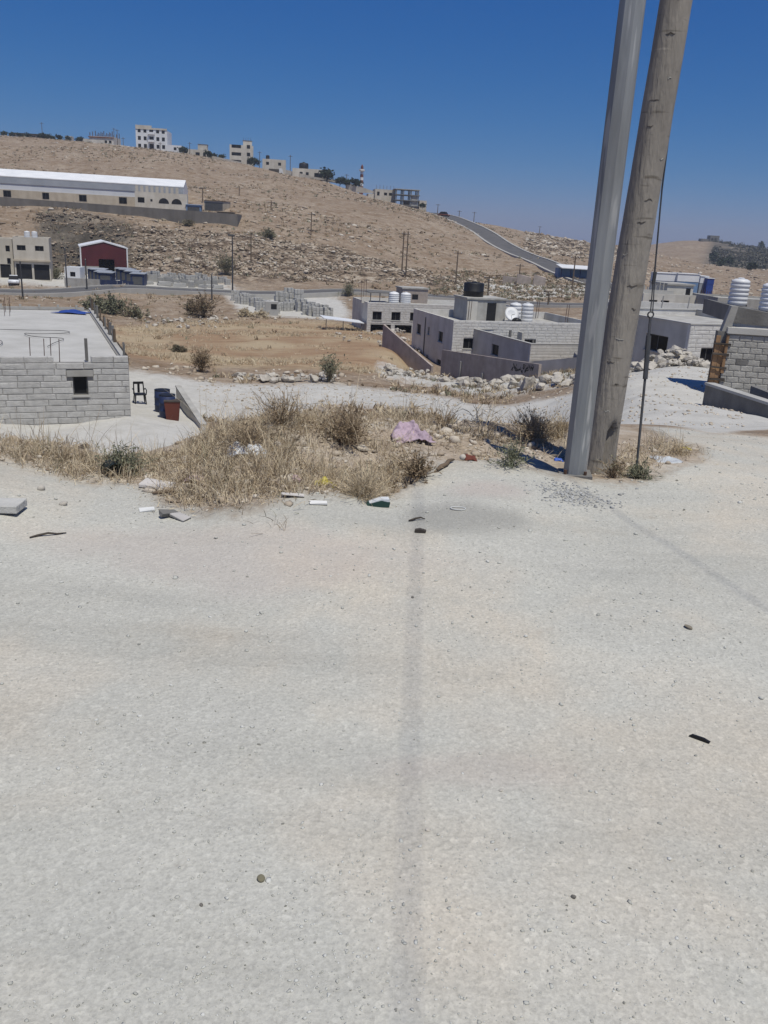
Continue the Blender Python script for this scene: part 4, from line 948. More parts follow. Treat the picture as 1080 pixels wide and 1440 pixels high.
MB().box(.7, 2.3, -.03, -.002, .8, 2.0).build('window', MAT['glass'], ax)
MB().box(3.7, 4.2, -.03, -.002, 1.2, 1.7).build('vent', MAT['dark'], ax)
for k in range(9): MB().box(.2 + k * 1.2, .9 + k * 1.2, 0, .3, 3.301, 4.7).build('merlon', MAT['cream_w'], ax)
rw0, rw1 = at(-150, 300, 207), at(334, 321, 212); d_ = rw1 - rw0
rw = root('retaining_wall', 'long dark concrete retaining wall below the warehouse', 'wall', (rw0.x, rw0.y, rw1.z), math.atan2(d_.y, d_.x)); ln2 = math.hypot(d_.x, d_.y)
for k in range(16):
    f0, f1 = k / 16, (k + 1) / 16
    def zt_(f): pxk = -150 + 484 * f; Yk = rw0.y + (rw1.y - rw0.y) * f; return at(pxk, 277 + (301 - 277) * max(0, min(1, pxk / 334)), Yk).z - rw1.z
    MB().prism([(ln2 * f0 + .01, -5), (ln2 * f1 - .01, -5), (ln2 * f1 - .01, zt_(f1)), (ln2 * f0 + .01, zt_(f0))], 0, .4).build('panel', MAT['rwall'], rw)
MB().box(ln2 - .4, ln2, .41, 9, -5, zt_(1)).build('panel', MAT['rwall'], rw)
crate('blue_container', 'light blue container standing right of the arched annex', 262, 221, 3.6, 2.2, 2.3, 'blue_l', 'blue_l', 3, 'container')
tn = crate('tan_shed', 'tan open shed at the right end of the warehouse terrace', 287, 224, 5.4, 4, 2.6, 'cream', 'board', -14, 'shed')
crate('dark_shelter', 'dark low shelter beside the tan shed', 305, 219, 4.0, 2.5, .9, 'wood_d', 'wood_d', 0, 'shelter')
# clutter in the yard right of the stalls: more cut stone, slabs leaning in rows
SLB = [MB().cbox(0, 0, 0, 1.5, .12, 1.1, j=.05).cbox(.1, .3, 0, 1.4, .12, 1.0, j=.05).cbox(-.05, .6, 0, 1.5, .14, 1.15, j=.05).mesh('slab_rack', MAT['conc']), MB().cbox(0, 0, 0, 2.2, .9, .35, j=.04).cbox(.1, .1, .36, 2.0, .8, .3, j=.04).mesh('slab_rack', MAT['conc_w'])]
rn = random.Random(15)
for k in range(20):
    tag(inst('slab_rack', SLB[k % 2], None, G(204 + k * 5.4, 153.5 + rn.uniform(-1.2, 2.4), .02), (0, 0, R(rn.uniform(-25, 35))), rn.uniform(.7, 1.1)), ('upright grey slabs, ' if k % 2 == 0 else 'flat pale slabs, ') + ORD[k] + ' from the blue stalls in the front row of the stone yard', 'stone slabs', 'slab racks across the road')
# ---------------------------------------------------------------- the ridge: houses, trees, minaret
ZR = lambda px, py, Y: at(px, py, Y)
def ridge_house(name, label, pxl, pxr, pytop, pybase, Y, yaw, D, m, side, ops=None, cat='house', parapet=.3, roof='conc_w', sink=4):
    w = (pxr - pxl) * Y / F / math.cos(R(yaw)) * 1.0
    return building(name, label, pxl, Y, yaw, w, D, m, pytop=pytop, pybase=pybase, side=side, ops=ops, parapet=parapet, roof=roof, sink=sink, cat=cat, t=.3)
r1 = ridge_house('ridge_house', 'long low cream house with dark openings at the left end of the ridge', 22, 61, 188, 195.5, 420, 2, 8, 'cream', 'cream',
                 {'F': [(1 + 2.2 * k, .5, 1.4, 1.3) for k in range(6)]})
MB().box(-.5, 14.5, -.5, 8.5, r1['_H'] + .002, r1['_H'] + .4).build('roof_edge', MAT['wood_d'], r1)
r2 = ridge_house('unfinished_house', 'unfinished brown house with column stubs above its roof, on the ridge', 126, 158, 191, 203, 412, -3, 9, 'plaster', 'plaster', {'F': [(7, .8, 1.2, 1.2), (9, .8, 1.2, 1.2)]})
for k in range(9):
    for y_ in (.2, 8.6): MB().cbox(.3 + k * 1.3, y_, r2['_H'] + .001, .25, .25, 1.5 + .4 * (k % 3)).build('column_stub', MAT['rust'], r2)
MB().box(-3, -.05, 0, 8, -4, 2.3).build('side_wall', MAT['plaster'], r2)
MB().box(-.4, 11.4, -.3, -.005, r2['_H'] - .6, r2['_H'] - .2).build('slab_edge', MAT['redbr'], r2)
r3 = ridge_house('apartment_house', 'tall white three storey house with a stepped top, highest on the ridge', 191.5, 231.5, 181, 209, 400, 4, 11, 'white', 'white',
                 {'F': [(.9 + 0 * k, .5 + 3.1 * j, 1.3, 1.6) for k in range(1) for j in range(3)] + [(3.4, .5 + 3.1 * j, 1.3, 1.6) for j in range(3)] + [(8.9, .5 + 3.1 * j, 1.3, 1.6) for j in range(3)] + [(11.3, .5 + 3.1 * j, 1.3, 1.6) for j in range(3)] + [(5.9, 3.4, 1.8, 1.9), (5.9, 6.6, 1.8, 1.9), (5.9, 0, 1.8, 2.3, 'd')]})
h3 = r3['_H']; MB().box(0, 7, -.2, .25, h3 + .002, h3 + 1.6).build('stepped_parapet', MAT['cream_w'], r3); MB().box(7.01, 13.6, -.2, .25, h3 + .002, h3 + .7).build('parapet', MAT['cream_w'], r3)
for z_ in (3.0, 6.1): MB().box(5.4, 8.3, -1.2, -.005, z_, z_ + .9).build('balcony', MAT['white'], r3)
for x_ in (5.4, 8.1): MB().box(x_, x_ + .2, -1.2, -1.0, -.5, 2.99).build('balcony_post', MAT['white'], r3)
r4 = ridge_house('ridge_house', 'low white house just right of the tallest ridge house', 233, 253, 203.5, 214, 398, 5, 7, 'white', 'white', {'F': [(3.5, 1, 1.2, 1.2)]})
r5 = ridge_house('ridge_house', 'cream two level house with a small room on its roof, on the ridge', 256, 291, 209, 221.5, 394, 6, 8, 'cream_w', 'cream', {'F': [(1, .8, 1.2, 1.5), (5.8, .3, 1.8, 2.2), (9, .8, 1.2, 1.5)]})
subroom(r5, 6.6, 2, r5['_H'] - .3, 4, 4, 2.6, 'cream_w', 'conc_d')
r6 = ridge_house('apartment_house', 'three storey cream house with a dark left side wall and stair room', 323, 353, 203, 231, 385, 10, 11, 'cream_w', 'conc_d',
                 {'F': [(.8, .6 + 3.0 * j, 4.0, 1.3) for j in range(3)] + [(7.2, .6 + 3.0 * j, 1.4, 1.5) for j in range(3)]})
subroom(r6, 5.6, 3, r6['_H'] - .3, 3.8, 4, 2.4, 'cream_w', 'conc_d')
for k in range(4): MB().tube([(5.8 + k, 3.2, r6['_H'] + 2), (5.8 + k, 3.2, r6['_H'] + 3.4)], .06, 4).build('rebar', MAT['rust'], r6)
lowwall('garden_wall', 'pale garden wall in front of the three storey cream ridge house', at(296, 224, 388), at(338, 233, 382), 1.5, 1.5, .3, 'cream_w', None, 1)
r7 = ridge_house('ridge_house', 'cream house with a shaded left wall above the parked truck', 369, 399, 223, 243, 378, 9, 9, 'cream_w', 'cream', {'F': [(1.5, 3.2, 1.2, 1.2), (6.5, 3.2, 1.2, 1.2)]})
tank('water_tank', 'dark tank on the roof of the cream house above the truck', local(r7, 2.2, 4, r7['_H'] - .3), 1.6, m='black')
r8 = ridge_house('ridge_house', 'long low cream house below a big round black tank', 411, 459, 236, 250, 371, 6, 8, 'cream_w', 'cream', {'F': [(3, 1.3, 1.2, 1.2), (5.5, 1.3, 1.2, 1.2), (9, .4, 3.4, 2.0)]})
tk = root('water_tank', 'big round black tank on the long low ridge house', 'water tank', local(r8, 4.6, 4, r8['_H'] - .3), 0)
MB().lathe([(1.9, 0), (1.95, .2), (1.95, 2.2), (1.7, 2.6), (.5, 2.8)], 18).build('body', MAT['black'], tk, True); MB().lathe([(.5, 2.8), (.5, 3.0), (.2, 3.05)], 12).build('lid', MAT['black'], tk)
lowwall('garden_wall', 'white wall stepping down the ridge below the long low house', at(402, 243, 373), at(478, 262, 366), 1.2, 1.0, .3, 'cream_w', None, 2)
mn = root('minaret', 'slim red and white banded minaret standing on the ridge', 'minaret', at(508, 266, 372), 0)
mh = at(508, 231, 372).z - mn.location.z
for k in range(6):
    z0, z1 = -2 if k == 0 else mh * .12 * k, mh * .12 * (k + 1)
    MB().lathe([((1.05 - .05 * k) * .8, z0), ((1.0 - .05 * k) * .8, z1 - .001)], 10).build('shaft_band', MAT['redbr'] if k % 2 == 0 else MAT['white'], mn)
MB().lathe([(.8, mh * .72), (1.2, mh * .745), (1.2, mh * .79), (.6, mh * .80)], 10).build('balcony', MAT['white'], mn)
MB().lathe([(.55, mh * .80), (.55, mh * .90), (.6, mh * .905), (.3, mh * .95), (.06, mh)], 10).build('spire', MAT['redbr'], mn)
lowwall('garden_wall', 'white wall on the ridge running right from the minaret', at(486, 262, 366), at(526, 275, 362), 1.6, 1.6, .3, 'cream_w', None, 2)
r9 = ridge_house('ridge_house', 'white house with dark windows beside the bare concrete frame on the ridge', 527, 553, 265.5, 283, 358, 9, 8, 'cream_w', 'cream_w', {'F': [(.8, 2.2, 1.0, 1.5), (3.6, 2.4, 1.2, 1.1), (5.6, 2.4, 1.2, 1.1)]})
MB().box(-2.6, -.02, 1, 7, -4, 2.8).build('side_wing', MAT['cream_w'], r9)
for k in range(6): MB().tube([(.5 + k * 1.4, .5, r9['_H'] - .2), (.5 + k * 1.4, .5, r9['_H'] + 1.5)], .07, 4).build('rebar', MAT['rust'], r9)
fr = root('unfinished_building', 'bare three storey concrete frame at the right end of the ridge houses', 'building', at(556, 288, 352), R(8))
fh = (at(556, 265, 352).z - fr.location.z) / 3
for f_ in range(4):
    MB().box(-.4, 9.6, -.3, 8, fh * f_ - .25, fh * f_).build('floor_slab', MAT['conc_d'] if f_ < 3 else MAT['conc'], fr)
    if f_ < 3:
        for x_ in (0, 2.9, 5.9, 8.8):
            for y_ in (0, 3.7, 7.3): MB().box(x_, x_ + .35, y_, y_ + .35, fh * f_ + .001, fh * (f_ + 1) - .251).build('column', MAT['conc_d'], fr)
MB().box(3.3, 5.8, .2, .35, .01, fh - .26).build('infill_wall', MAT['wood_d'], fr); MB().box(6.3, 8.7, .2, .35, fh + .01, fh * 2 - .26).build('infill_wall', MAT['conc'], fr); MB().box(6.3, 8.7, .2, .35, .01, fh - .26).build('infill_wall', MAT['conc'], fr)
MB().box(0, 9.2, 0, 7.6, -5, -.251).build('base_wall', MAT['conc_d'], fr)
MB().box(9.62, 12.5, .5, 4, -5, 2.2).build('side_shed', MAT['cream_w'], fr)
trk = root('truck', 'dark truck with a white cab parked below the cream ridge house', 'truck', at(378, 245.5, 374), R(8))
MB().box(0, 4.2, 0, 2.2, .9, 2.3).build('cargo_box', MAT['wood_d'], trk); MB().add([(4.25, .1, .6), (6.1, .1, .6), (6.1, 2.1, .6), (4.25, 2.1, .6), (4.3, .15, 2.7), (5.5, .15, 2.7), (5.5, 2.05, 2.7), (4.3, 2.05, 2.7)], BOXF).build('cab', MAT['white'], trk)
for x_ in (.9, 2.2, 5.2):
    for y_ in (.1, 2.1): MB().lathe([(.45, -.15), (.5, -.1), (.5, .1), (.45, .15)], 12, Matrix.Translation((x_, y_, .5)) @ Matrix.Rotation(math.pi / 2, 4, 'X')).build('wheel', MAT['black'], trk)
def crown_mesh(seed, n, rx, rz, leaf, m, z0=.5, name='crown'):
    rn_ = np.random.default_rng(seed); cl = rn_.normal(size=(max(5, n // 40), 3)); cl /= np.linalg.norm(cl, axis=1)[:, None]; cl *= rn_.uniform(.2, .95, (len(cl), 1))
    c = cl[rn_.integers(0, len(cl), n)] + rn_.normal(size=(n, 3)) * .26
    c = c * [rx, rx, rz] + [0, 0, z0 + rz]; c[:, 2] = np.maximum(c[:, 2], z0 * .5)
    a = rn_.normal(size=(n, 3)); a /= np.linalg.norm(a, axis=1)[:, None]; b = np.cross(a, rn_.normal(size=(n, 3))); b /= np.linalg.norm(b, axis=1)[:, None]
    s = leaf * rn_.uniform(.6, 1.4, (n, 1)); V = np.stack([c - a * s, c + b * s * .55, c + a * s, c - b * s * .55], 1).reshape(-1, 3)
    o = npmesh(name, V, np.arange(4 * n).reshape(n, 4), m); return o
def tree(name, label, loc, seed, n, rx, rz, leaf, m='leafdk', z0=.6, group=None, cat='tree'):
    r_ = root(name, label, cat, loc, 0, group); c = crown_mesh(seed, n, rx, rz, leaf, MAT[m], z0); c.parent = r_
    mb = MB(); mb.tube([(0, 0, -.5), (.05, .03, z0), (.0, .06, z0 + rz)], [rx * .09, rx * .07, rx * .03], 6)
    for k in range(3): mb.tube([(.02, .02, z0), (rx * .5 * math.cos(k * 2.1), rx * .5 * math.sin(k * 2.1), z0 + rz * .9)], [rx * .05, rx * .02], 5)
    mb.build('trunk', MAT['wood_d'], r_); return r_
TR = [tree('tree', 'small round dark tree at the far left end of the ridge', at(6, 192, 424), 1, 520, 1.35, 1.15, .30, z0=.15)]
for k, (px, py, Y, sc, lab) in enumerate([(17.5, 193.5, 423, 1, 'second small round tree from the left end of the ridge'), (29, 194.5, 416, .95, 'round tree before the left part of the long low ridge house'), (40, 195, 416, 1, 'round tree before the right part of the long low ridge house'),
        (59, 196, 416, 1.15, 'dark tree at the right corner of the long low ridge house'), (67, 196.5, 416, 1.05, 'dark tree just right of the long low ridge house'), (74, 197, 418, .8, 'smallest dark tree of the left ridge row'),
        (84, 198, 418, 1.1, 'low round tree alone between the two left ridge houses'), (96, 198.5, 418, .9, 'tree standing before a small pale hut on the ridge'), (112, 201, 412, 1.1, 'dark tree against the left side of the unfinished brown house')]):
    TR.append(dup(TR[0], at(px, py, Y), k * 1.3, lab, sc))
for k, (px, py, Y, sc, lab) in enumerate([(258, 217, 390, 1.3, 'dark tree at the left corner of the cream two level ridge house'), (293.5, 222, 386, 1.2, 'dark tree at the right end of the cream two level house'), (300, 224, 390, 1.0, 'dark tree behind the pale garden wall'),
        (311, 226, 390, 1.1, 'dark tree nearest the dark side of the three storey house'), (357, 234, 380, 1.5, 'broad dark tree between the three storey house and the cream house'), (460, 254, 364, 1.9, 'big rounded dark tree at the right end of the long low house'),
        (478, 260, 366, 1.3, 'left tree of the dark row before the minaret'), (488, 261.5, 366, 1.1, 'middle tree of the dark row before the minaret'), (501, 264, 366, 1.5, 'right and largest tree of the row before the minaret'), (594, 293, 348, .8, 'small dark tree right of the bare concrete frame')]):
    TR.append(dup(TR[0], at(px, py, Y), k * 1.7, lab, sc))
for t_ in TR: t_['group'] = 'trees along the ridge'
hh = ridge_house('ridge_hut', 'tiny pale hut behind a tree on the left part of the ridge', 92, 100, 191, 199, 424, 0, 3, 'cream_w', 'cream_w', cat='hut')

# ---------------------------------------------------------------- poles across the valley and on the hill
pm = MB().tube([(0, 0, -1.5), (0, 0, 9)], [.17, .11], 7).mesh('shaft', MAT['wood'])
ca = MB().box(-.9, .9, -.06, .06, 8.3, 8.42).mesh('crossarm', MAT['wood_d'])
ins = MB().lathe([(.05, 0), (.07, .08), (.03, .18)], 6).mesh('insulator', MAT['white'])
def upole(px, pyt, pyb, Y, label, double=False):
    b = at(px, pyb, Y); h = at(px, pyt, Y).z - b.z
    r_ = root('utility_pole', label, 'utility pole', b, 0, 'utility poles on the hill and along the roads'); s_ = h / 9
    if double:
        for dx in (-.45, .45): inst('shaft', pm, r_, (dx, 0, 0), (0, 0, 0), (1, 1, s_))
        inst('brace', MB().box(-.4, .4, -.05, .05, 5.2 * s_, 5.35 * s_).mesh('brace', MAT['wood_d']), r_)
    else: inst('shaft', pm, r_, (0, 0, 0), (0, 0, 0), (1, 1, s_))
    c = inst('crossarm', ca, r_, (0, 0, 8.3 * s_ - 8.3))
    for x_ in (-.8, 0, .8): inst('insulator', ins, c, (x_, 0, 8.421))
    return r_
for a_ in [(60, 172, 196, 422, 'pole on the ridge behind the long low house'), (161, 180, 204, 414, 'left pole of the close pair on the ridge by the tallest house'), (165.5, 182, 205, 412, 'right pole of the close pair on the ridge by the tallest house'),
           (174, 193, 218, 396, 'pole on the pale slope left of the tallest ridge house'), (226, 200, 229, 380, 'pole below the right corner of the tallest ridge house'), (221, 228, 251, 345, 'pole on the slope above the arched annex'),
           (260, 228, 247, 350, 'pole on the slope below the cream two level house'), (267, 200, 223, 385, 'pole rising before the cream two level house'), (300, 238, 267, 320, 'pole on the bare slope right of the warehouse end'),
           (285, 264, 281, 232, 'short pole behind the tan shed'), (336.5, 262, 294, 260, 'pole on the slope just above the end of the retaining wall'), (381, 282, 318, 240, 'pole on the lower slope right of the retaining wall'),
           (437, 298, 344, 215, 'pole in the middle of the lower slope'), (353, 327, 374, 178, 'brownish pole beside the dark lamp post'), (365, 213, 236, 382, 'pole left of the cream house above the truck'), (408, 218, 244, 374, 'pole at the left end of the long low house'),
           (487, 245, 263, 366, 'pole above the tree row before the minaret'), (615, 287, 303, 345, 'pole just left of the car on the hill road crest'), (645, 296, 312, 352, 'left pole on the skyline right of the hill road'),
           (666, 298, 314, 385, 'right pole on the skyline right of the hill road'), (641, 353, 396, 190, 'pole on the rocky foot of the hill left of the hill road'), (728, 371, 410, 190, 'pole beside the ruined walls below the hill road'),
           (685, 388, 425, 158, 'pole behind the roof with the black tank'), (804, 359, 408, 176, 'dark pole against the hill road near the metal pole'), (770, 412, 434, 150, 'short pole behind the two white roof tanks'),
           (758, 318, 332, 415, 'tiny pole on the far hill skyline')]: upole(*a_)
upole(568, 325, 381, 190, 'tall double pole with a crossarm on the slope above the long house', True)
def lamp(px, pyt, pyb, Y, label, arm=True):
    b = at(px, pyb, Y); h = at(px, pyt, Y).z - b.z; r_ = root('street_lamp', label, 'street lamp', b, 0, 'street lamps along the valley road')
    MB().tube([(0, 0, -1), (0, 0, h)], [.14, .09], 8).build('shaft', MAT['steel'], r_)
    if arm:
        MB().tube([(0, 0, h - .1), (.0, -.7, h + .15)], .05, 6).build('arm', MAT['steel'], r_)
        MB().box(-.55, .55, -1.1, -.55, h - .1, h + .15, j=.03).build('lamp_head', MAT['frame'], r_)
    else: MB().lathe([(.1, h), (.13, h + .1), (.05, h + .2)], 8).build('cap', MAT['steel'], r_)
for a_ in [(327, 331, 403, 150, 'tall dark street lamp with a wide head beside the valley road'), (32.5, 369, 422, 118, 'dark lamp post at the left end of the valley road', False), (122.5, 366, 409, 134, 'lamp post before the blue stalls', False),
           (95, 350, 413, 140, 'thin lamp post before the cream shops', False), (298, 388, 423, 136, 'short dark post at the left end of the stone yard', False)]: lamp(*a_)

# ---------------------------------------------------------------- far right: trailers, sheds, dark hill
def trailer(label, px, py, Y, w, h, m, yaw=8, grp='long pale trailers and containers in the far valley', band='sheet_g'):
    r_ = root('container', label, 'container', at(px, py, Y), R(yaw), grp)
    MB().box(0, w, 0, 2.5, h * .42, h).build('body', MAT[m], r_); MB().box(0, w, .05, 2.45, -1.5, h * .42 - .002).build('base', MAT[band], r_)
    MB().box(-.1, w + .1, -.1, 2.6, h + .001, h + .12).build('roof', MAT['white'], r_); return r_
trailer('left long white trailer behind the grey house', 921, 402, 168, 4.1, 2.4, 'white', band='blue_l'); trailer('right long white trailer behind the grey house', 951, 403, 168, 4.4, 2.4, 'white', band='blue_l')
trailer('small pale container next to the blue box', 983, 405, 170, 1.6, 2.2, 'sheet_w'); trailer('bright blue box container at the right of the white trailers', 993, 406, 169, 1.4, 1.9, 'blue_t', band='blue_t')
shd = root('roadside_shed', 'long pale roofed shed with blue posts beside the foot of the hill road', 'shed', at(787, 394, 196), R(4))
MB().add([(0, -.5, 2.6), (9, -.5, 2.5), (9, 5, 3.1), (0, 5, 3.2), (0, -.5, 2.75), (9, -.5, 2.65), (9, 5, 3.25), (0, 5, 3.35)], BOXF).build('roof', MAT['white'], shd)
MB().box(0, 9, 2, 5, -3, 2.55).build('wall', MAT['blue_l'], shd)
for k in range(5): MB().box(.1 + 2.15 * k, .3 + 2.15 * k, 0, .2, -3, 2.55).build('post', MAT['blue'], shd)
dk = ridge_house('hilltop_house', 'grey house alone on top of the dark far hill', 998, 1010, 331, 340, 752, 0, 8, 'conc_d', 'conc_d', {'F': [(1, 1, 1.5, 2), (4, 1, 1.5, 2)]})
MB().box(-7, -.1, 1, 8, -6, 2.2).build('side_wing', MAT['conc_d'], dk)
rn = random.Random(21)
def scrub(name, P, rad_, n, leaf, m, seed, kind='stuff'):
    rn_ = np.random.default_rng(seed); P = np.asarray(P); N_ = len(P); rad_ = np.broadcast_to(rad_, N_)
    c = rn_.normal(size=(N_, n, 3)) * .42; c[..., 2] = np.abs(c[..., 2]) * .9 + .1
    c = c * rad_[:, None, None] + P[:, None]; c = c.reshape(-1, 3); T = len(c)
    a = rn_.normal(size=(T, 3)); a /= np.linalg.norm(a, axis=1)[:, None]; b = np.cross(a, rn_.normal(size=(T, 3))); b /= np.linalg.norm(b, axis=1)[:, None] + 1e-9
    s_ = (leaf * rn_.uniform(.5, 1.4, (N_, n)) * rad_[:, None]).reshape(-1, 1)
    V = np.stack([c - a * s_, c + b * s_ * .5, c + a * s_, c - b * s_ * .5], 1).reshape(-1, 3)
    o = npmesh(name, V, np.arange(4 * T).reshape(T, 4), m); return tag(o, kind=kind)
P = []
for k in range(800):
    px = rn.uniform(986, 1140); Y = rn.uniform(475, 762); p = at(px, 450, Y)
    if float(fbm(p.x / 25, Y / 18, 88, 3)) > -.18: P.append((p.x, Y))
P = np.array(P); P = np.c_[P, ground_z(P[:, 0], P[:, 1]) - .2]
scrub('hillside_scrub', P, np.random.default_rng(4).uniform(1.0, 2.9, len(P)), 46, .30, mat('far_scrub', (.11, .105, .085), (.07, .07, .055), .3), 6)
DT = None
for k, (px, Y, s_, lab) in enumerate([(1003, 520, 2.2, 'dark tree standing at the foot of the dark far hill'), (1024, 505, 1.6, 'lower dark tree right of the one at the foot of the far hill'), (1056, 390, 1.3, 'dark tree between the two white tanks on the right'),
                              (1014, 420, 1.4, 'dark tree just left of the whole white tank'), (878, 345, 1.8, 'dark tree glimpsed between the two poles'), (899, 340, 1.4, 'dark tree behind the grey house, right of the round pole'), (1070, 748, 2.0, 'dark tree on the skyline of the dark far hill')]):
    if DT is None: DT = c = tree('far_tree', lab, G(px, Y, -.4), 5, 220, 1.6, 1.5, .42, group='trees in the far valley'); c.scale = (s_, s_, s_)
    else: dup(DT, G(px, Y, -.4), k * 1.1, lab, s_)
# ruined walls by the hill road
for k, (px, py, Y, w, h, lab) in enumerate([(707, 395, 190, 3.6, 1.1, 'left fragment of ruined reddish wall on the rocky slope'), (727, 396, 188, 3.0, 1.6, 'middle fragment of ruined wall on the rocky slope'), (750, 398, 186, 2.6, 1.8, 'right fragment of ruined wall below the hill road')]):
    o = MB().add([(0, 0, -2), (w, 0, -2), (w, .5, -2), (0, .5, -2), (0, 0, h), (w, 0, h * .6), (w, .5, h * .7), (0, .5, h)], BOXF).build('ruined_wall', MAT['wall_p']); o.location = at(px, py, Y); tag(o, lab, 'wall', 'ruined wall fragments')

# ---------------------------------------------------------------- the two poles and the guy wire
def seg_axis(p0, px, py, Y):            # straight axis from the foot through a seen point
    return (at(px, py, Y) - p0)
f1 = on_z(808, 668); top1 = at(890, 0, f1.y + .02); ax1 = (top1 - f1) / (top1.z - f1.z)
sp_ = root('steel_pole', 'galvanised eight sided steel pole in front of the round grey pole', 'pole', f1, 0)
mb = MB(); mb.tube([ax1 * -.6, ax1 * 0, ax1 * 2.4, ax1 * 5, ax1 * 9.2], [.086, .085, .0835, .078, .06], 8); mb.build('shaft', None or mat('galvanised_steel', (.37, .38, .385), (.25, .26, .265), 2.6, rough=.55, metal=.3, stretch=(3, 3, .3), speck=((.46, .46, .455), 6, .6), bump=.15, bscale=12, streak=(2.2, .3)), sp_)
bp_ = MB(); bp_.add([(-.13, -.1, -.02), (.1, -.13, -.02), (.13, .1, -.02), (-.1, .13, -.02), (-.13, -.1, .018), (.1, -.13, .028), (.13, .1, .02), (-.1, .13, .012)], BOXF); bp_.build('base_plate', MAT['conc_d'], sp_)
for k in range(4): MB().tube([(.1 * math.cos(k * 1.57 + .6), .1 * math.sin(k * 1.57 + .6), .02), (.1 * math.cos(k * 1.57 + .6), .1 * math.sin(k * 1.57 + .6), .05)], .011, 6).build('bolt', MAT['rust'], sp_)
f2 = on_z(843, 659); f2 = Vector((f2.x, f2.y + .08, 0)); top2 = at(951, 0, f2.y + .1); ax2 = (top2 - f2) / (top2.z - f2.z)
wpole = root('utility_pole', 'thick round grey weathered wooden pole with a hollow at its foot', 'utility pole', f2, 0)
n_, nz_ = 40, 150; vs = []; fs = []
zz = np.concatenate([np.linspace(-.6, 3.4, 130), np.linspace(3.6, 9.2, 20)]); th = np.linspace(0, 2 * math.pi, n_, endpoint=False)
hol = math.atan2(-1.0, .42)
for z in zz:
    rr = .118 - .0046 * z + .016 * math.exp(-max(z, 0) / .14); c = ax2 * z
    crack = .0025 * fbm(np.cos(th) * 5, np.sin(th) * 5 + z * .35, 61, 3) + .0018 * fbm(np.cos(th) * 2, z * 5 + np.sin(th) * 2, 62, 3)
    da = np.angle(np.exp(1j * (th - hol))); e = np.sqrt((da / .40) ** 2 + ((z - .17) / .21) ** 2)
    hole = .085 * sstep(1.0, .7, e)
    r_ = rr + crack * 1.6 - hole
    for t_, q in zip(th, r_): vs.append((c.x + q * math.cos(t_), c.y + q * math.sin(t_), z))
for i in range(len(zz) - 1):
    for k in range(n_): fs.append((i * n_ + k, i * n_ + (k + 1) % n_, (i + 1) * n_ + (k + 1) % n_, (i + 1) * n_ + k))
wm = mat('grey_weathered_pole', (.27, .245, .215), (.19, .172, .152), 2.0, rough=.9, bump=.55, bscale=16, stretch=(2.5, 2.5, .5), speck=((.12, .105, .092), 3.2, .66))
_nt = wm.node_tree; _b = _nt.nodes['Principled BSDF']; _w = _nt.nodes.new('ShaderNodeTexNoise'); _mp = _nt.nodes.new('ShaderNodeMapping'); _tc = _nt.nodes.new('ShaderNodeTexCoord')
_mp.inputs['Scale'].default_value = (2.2, 2.2, 13); _nt.links.new(_tc.outputs['Object'], _mp.inputs[0]); _nt.links.new(_mp.outputs[0], _w.inputs['Vector']); _w.inputs['Scale'].default_value = 1.6; _w.inputs['Detail'].default_value = 4
_r = _nt.nodes.new('ShaderNodeValToRGB'); _r.color_ramp.elements[0].position = .30; _r.color_ramp.elements[0].color = (.55, .53, .5, 1); _r.color_ramp.elements[1].position = .38; _r.color_ramp.elements[1].color = (1, 1, 1, 1)
_e = _r.color_ramp.elements.new(.68); _e.color = (1, 1, 1, 1); _e = _r.color_ramp.elements.new(.74); _e.color = (1.4, 1.38, 1.33, 1)
_nt.links.new(_w.outputs[0], _r.inputs[0]); _m = _nt.nodes.new('ShaderNodeMix'); _m.data_type = 'RGBA'; _m.blend_type = 'MULTIPLY'; _m.inputs[0].default_value = 1
_old = _b.inputs['Base Color'].links[0].from_socket; _nt.links.new(_old, _m.inputs[6]); _nt.links.new(_r.outputs[0], _m.inputs[7]); _nt.links.new(_m.outputs[2], _b.inputs['Base Color'])
MB().add(vs, fs).build('shaft', wm, wpole, True)
rn = random.Random(9)
for k in range(15):                      # horizontal nicks and checks on the side we see
    z = .45 + k * .19 + rn.uniform(-.06, .06); a0 = -math.pi / 2 + rn.uniform(-.9, .5); wd = rn.uniform(.25, .7); rr = .118 - .0046 * z + .0012
    MB().tube([ax2 * z + Vector((rr * math.cos(a0 + wd * q), rr * math.sin(a0 + wd * q), rn.uniform(-.008, .008))) for q in (0, .25, .5, .75, 1)], [.0015, .003, .0035, .003, .001], 4).build('split', MAT['wood_d'] if k % 3 else MAT['conc'], wpole)
gz_ = f2.y + .02
g0 = on_z(896.5, 664); gp = lambda px, py: at(px, py, g0.y + (664 - py) / 364 * (f2.y + .32 - g0.y))
gw = root('guy_wire', 'steel guy wire with an eye ring and turnbuckle beside the round pole', 'guy wire', g0, 0)
L_ = lambda p: p - g0
MB().tube([L_(g0) - Vector((0, 0, .2)), L_(gp(907.3, 531))], .0095, 6).build('anchor_rod', MAT['steel'], gw)
MB().tube([L_(gp(907.3, 533)), L_(gp(912.3, 472))], .019, 8).build('turnbuckle', MAT['steel'], gw)
MB().tube([L_(gp(912.3, 473)), L_(gp(914.6, 447))], .010, 6).build('eye_rod', MAT['steel'], gw)
rc = L_(gp(915, 442.5)); MB().tube([rc + Vector((.021 * math.cos(t_), 0, .021 * math.sin(t_))) for t_ in np.linspace(0, 2 * math.pi, 17)], .006, 6, cap=False).build('eye_ring', MAT['steel'], gw, True)
tp = ax2 * 4.6 + f2 + Vector((.02, .10, 0))
jn = L_(gp(919.8, 392)); MB().tube([rc + Vector((-.004, 0, .02)), jn + Vector((-.006, 0, 0))], .0045, 5).build('wire', MAT['steel'], gw)
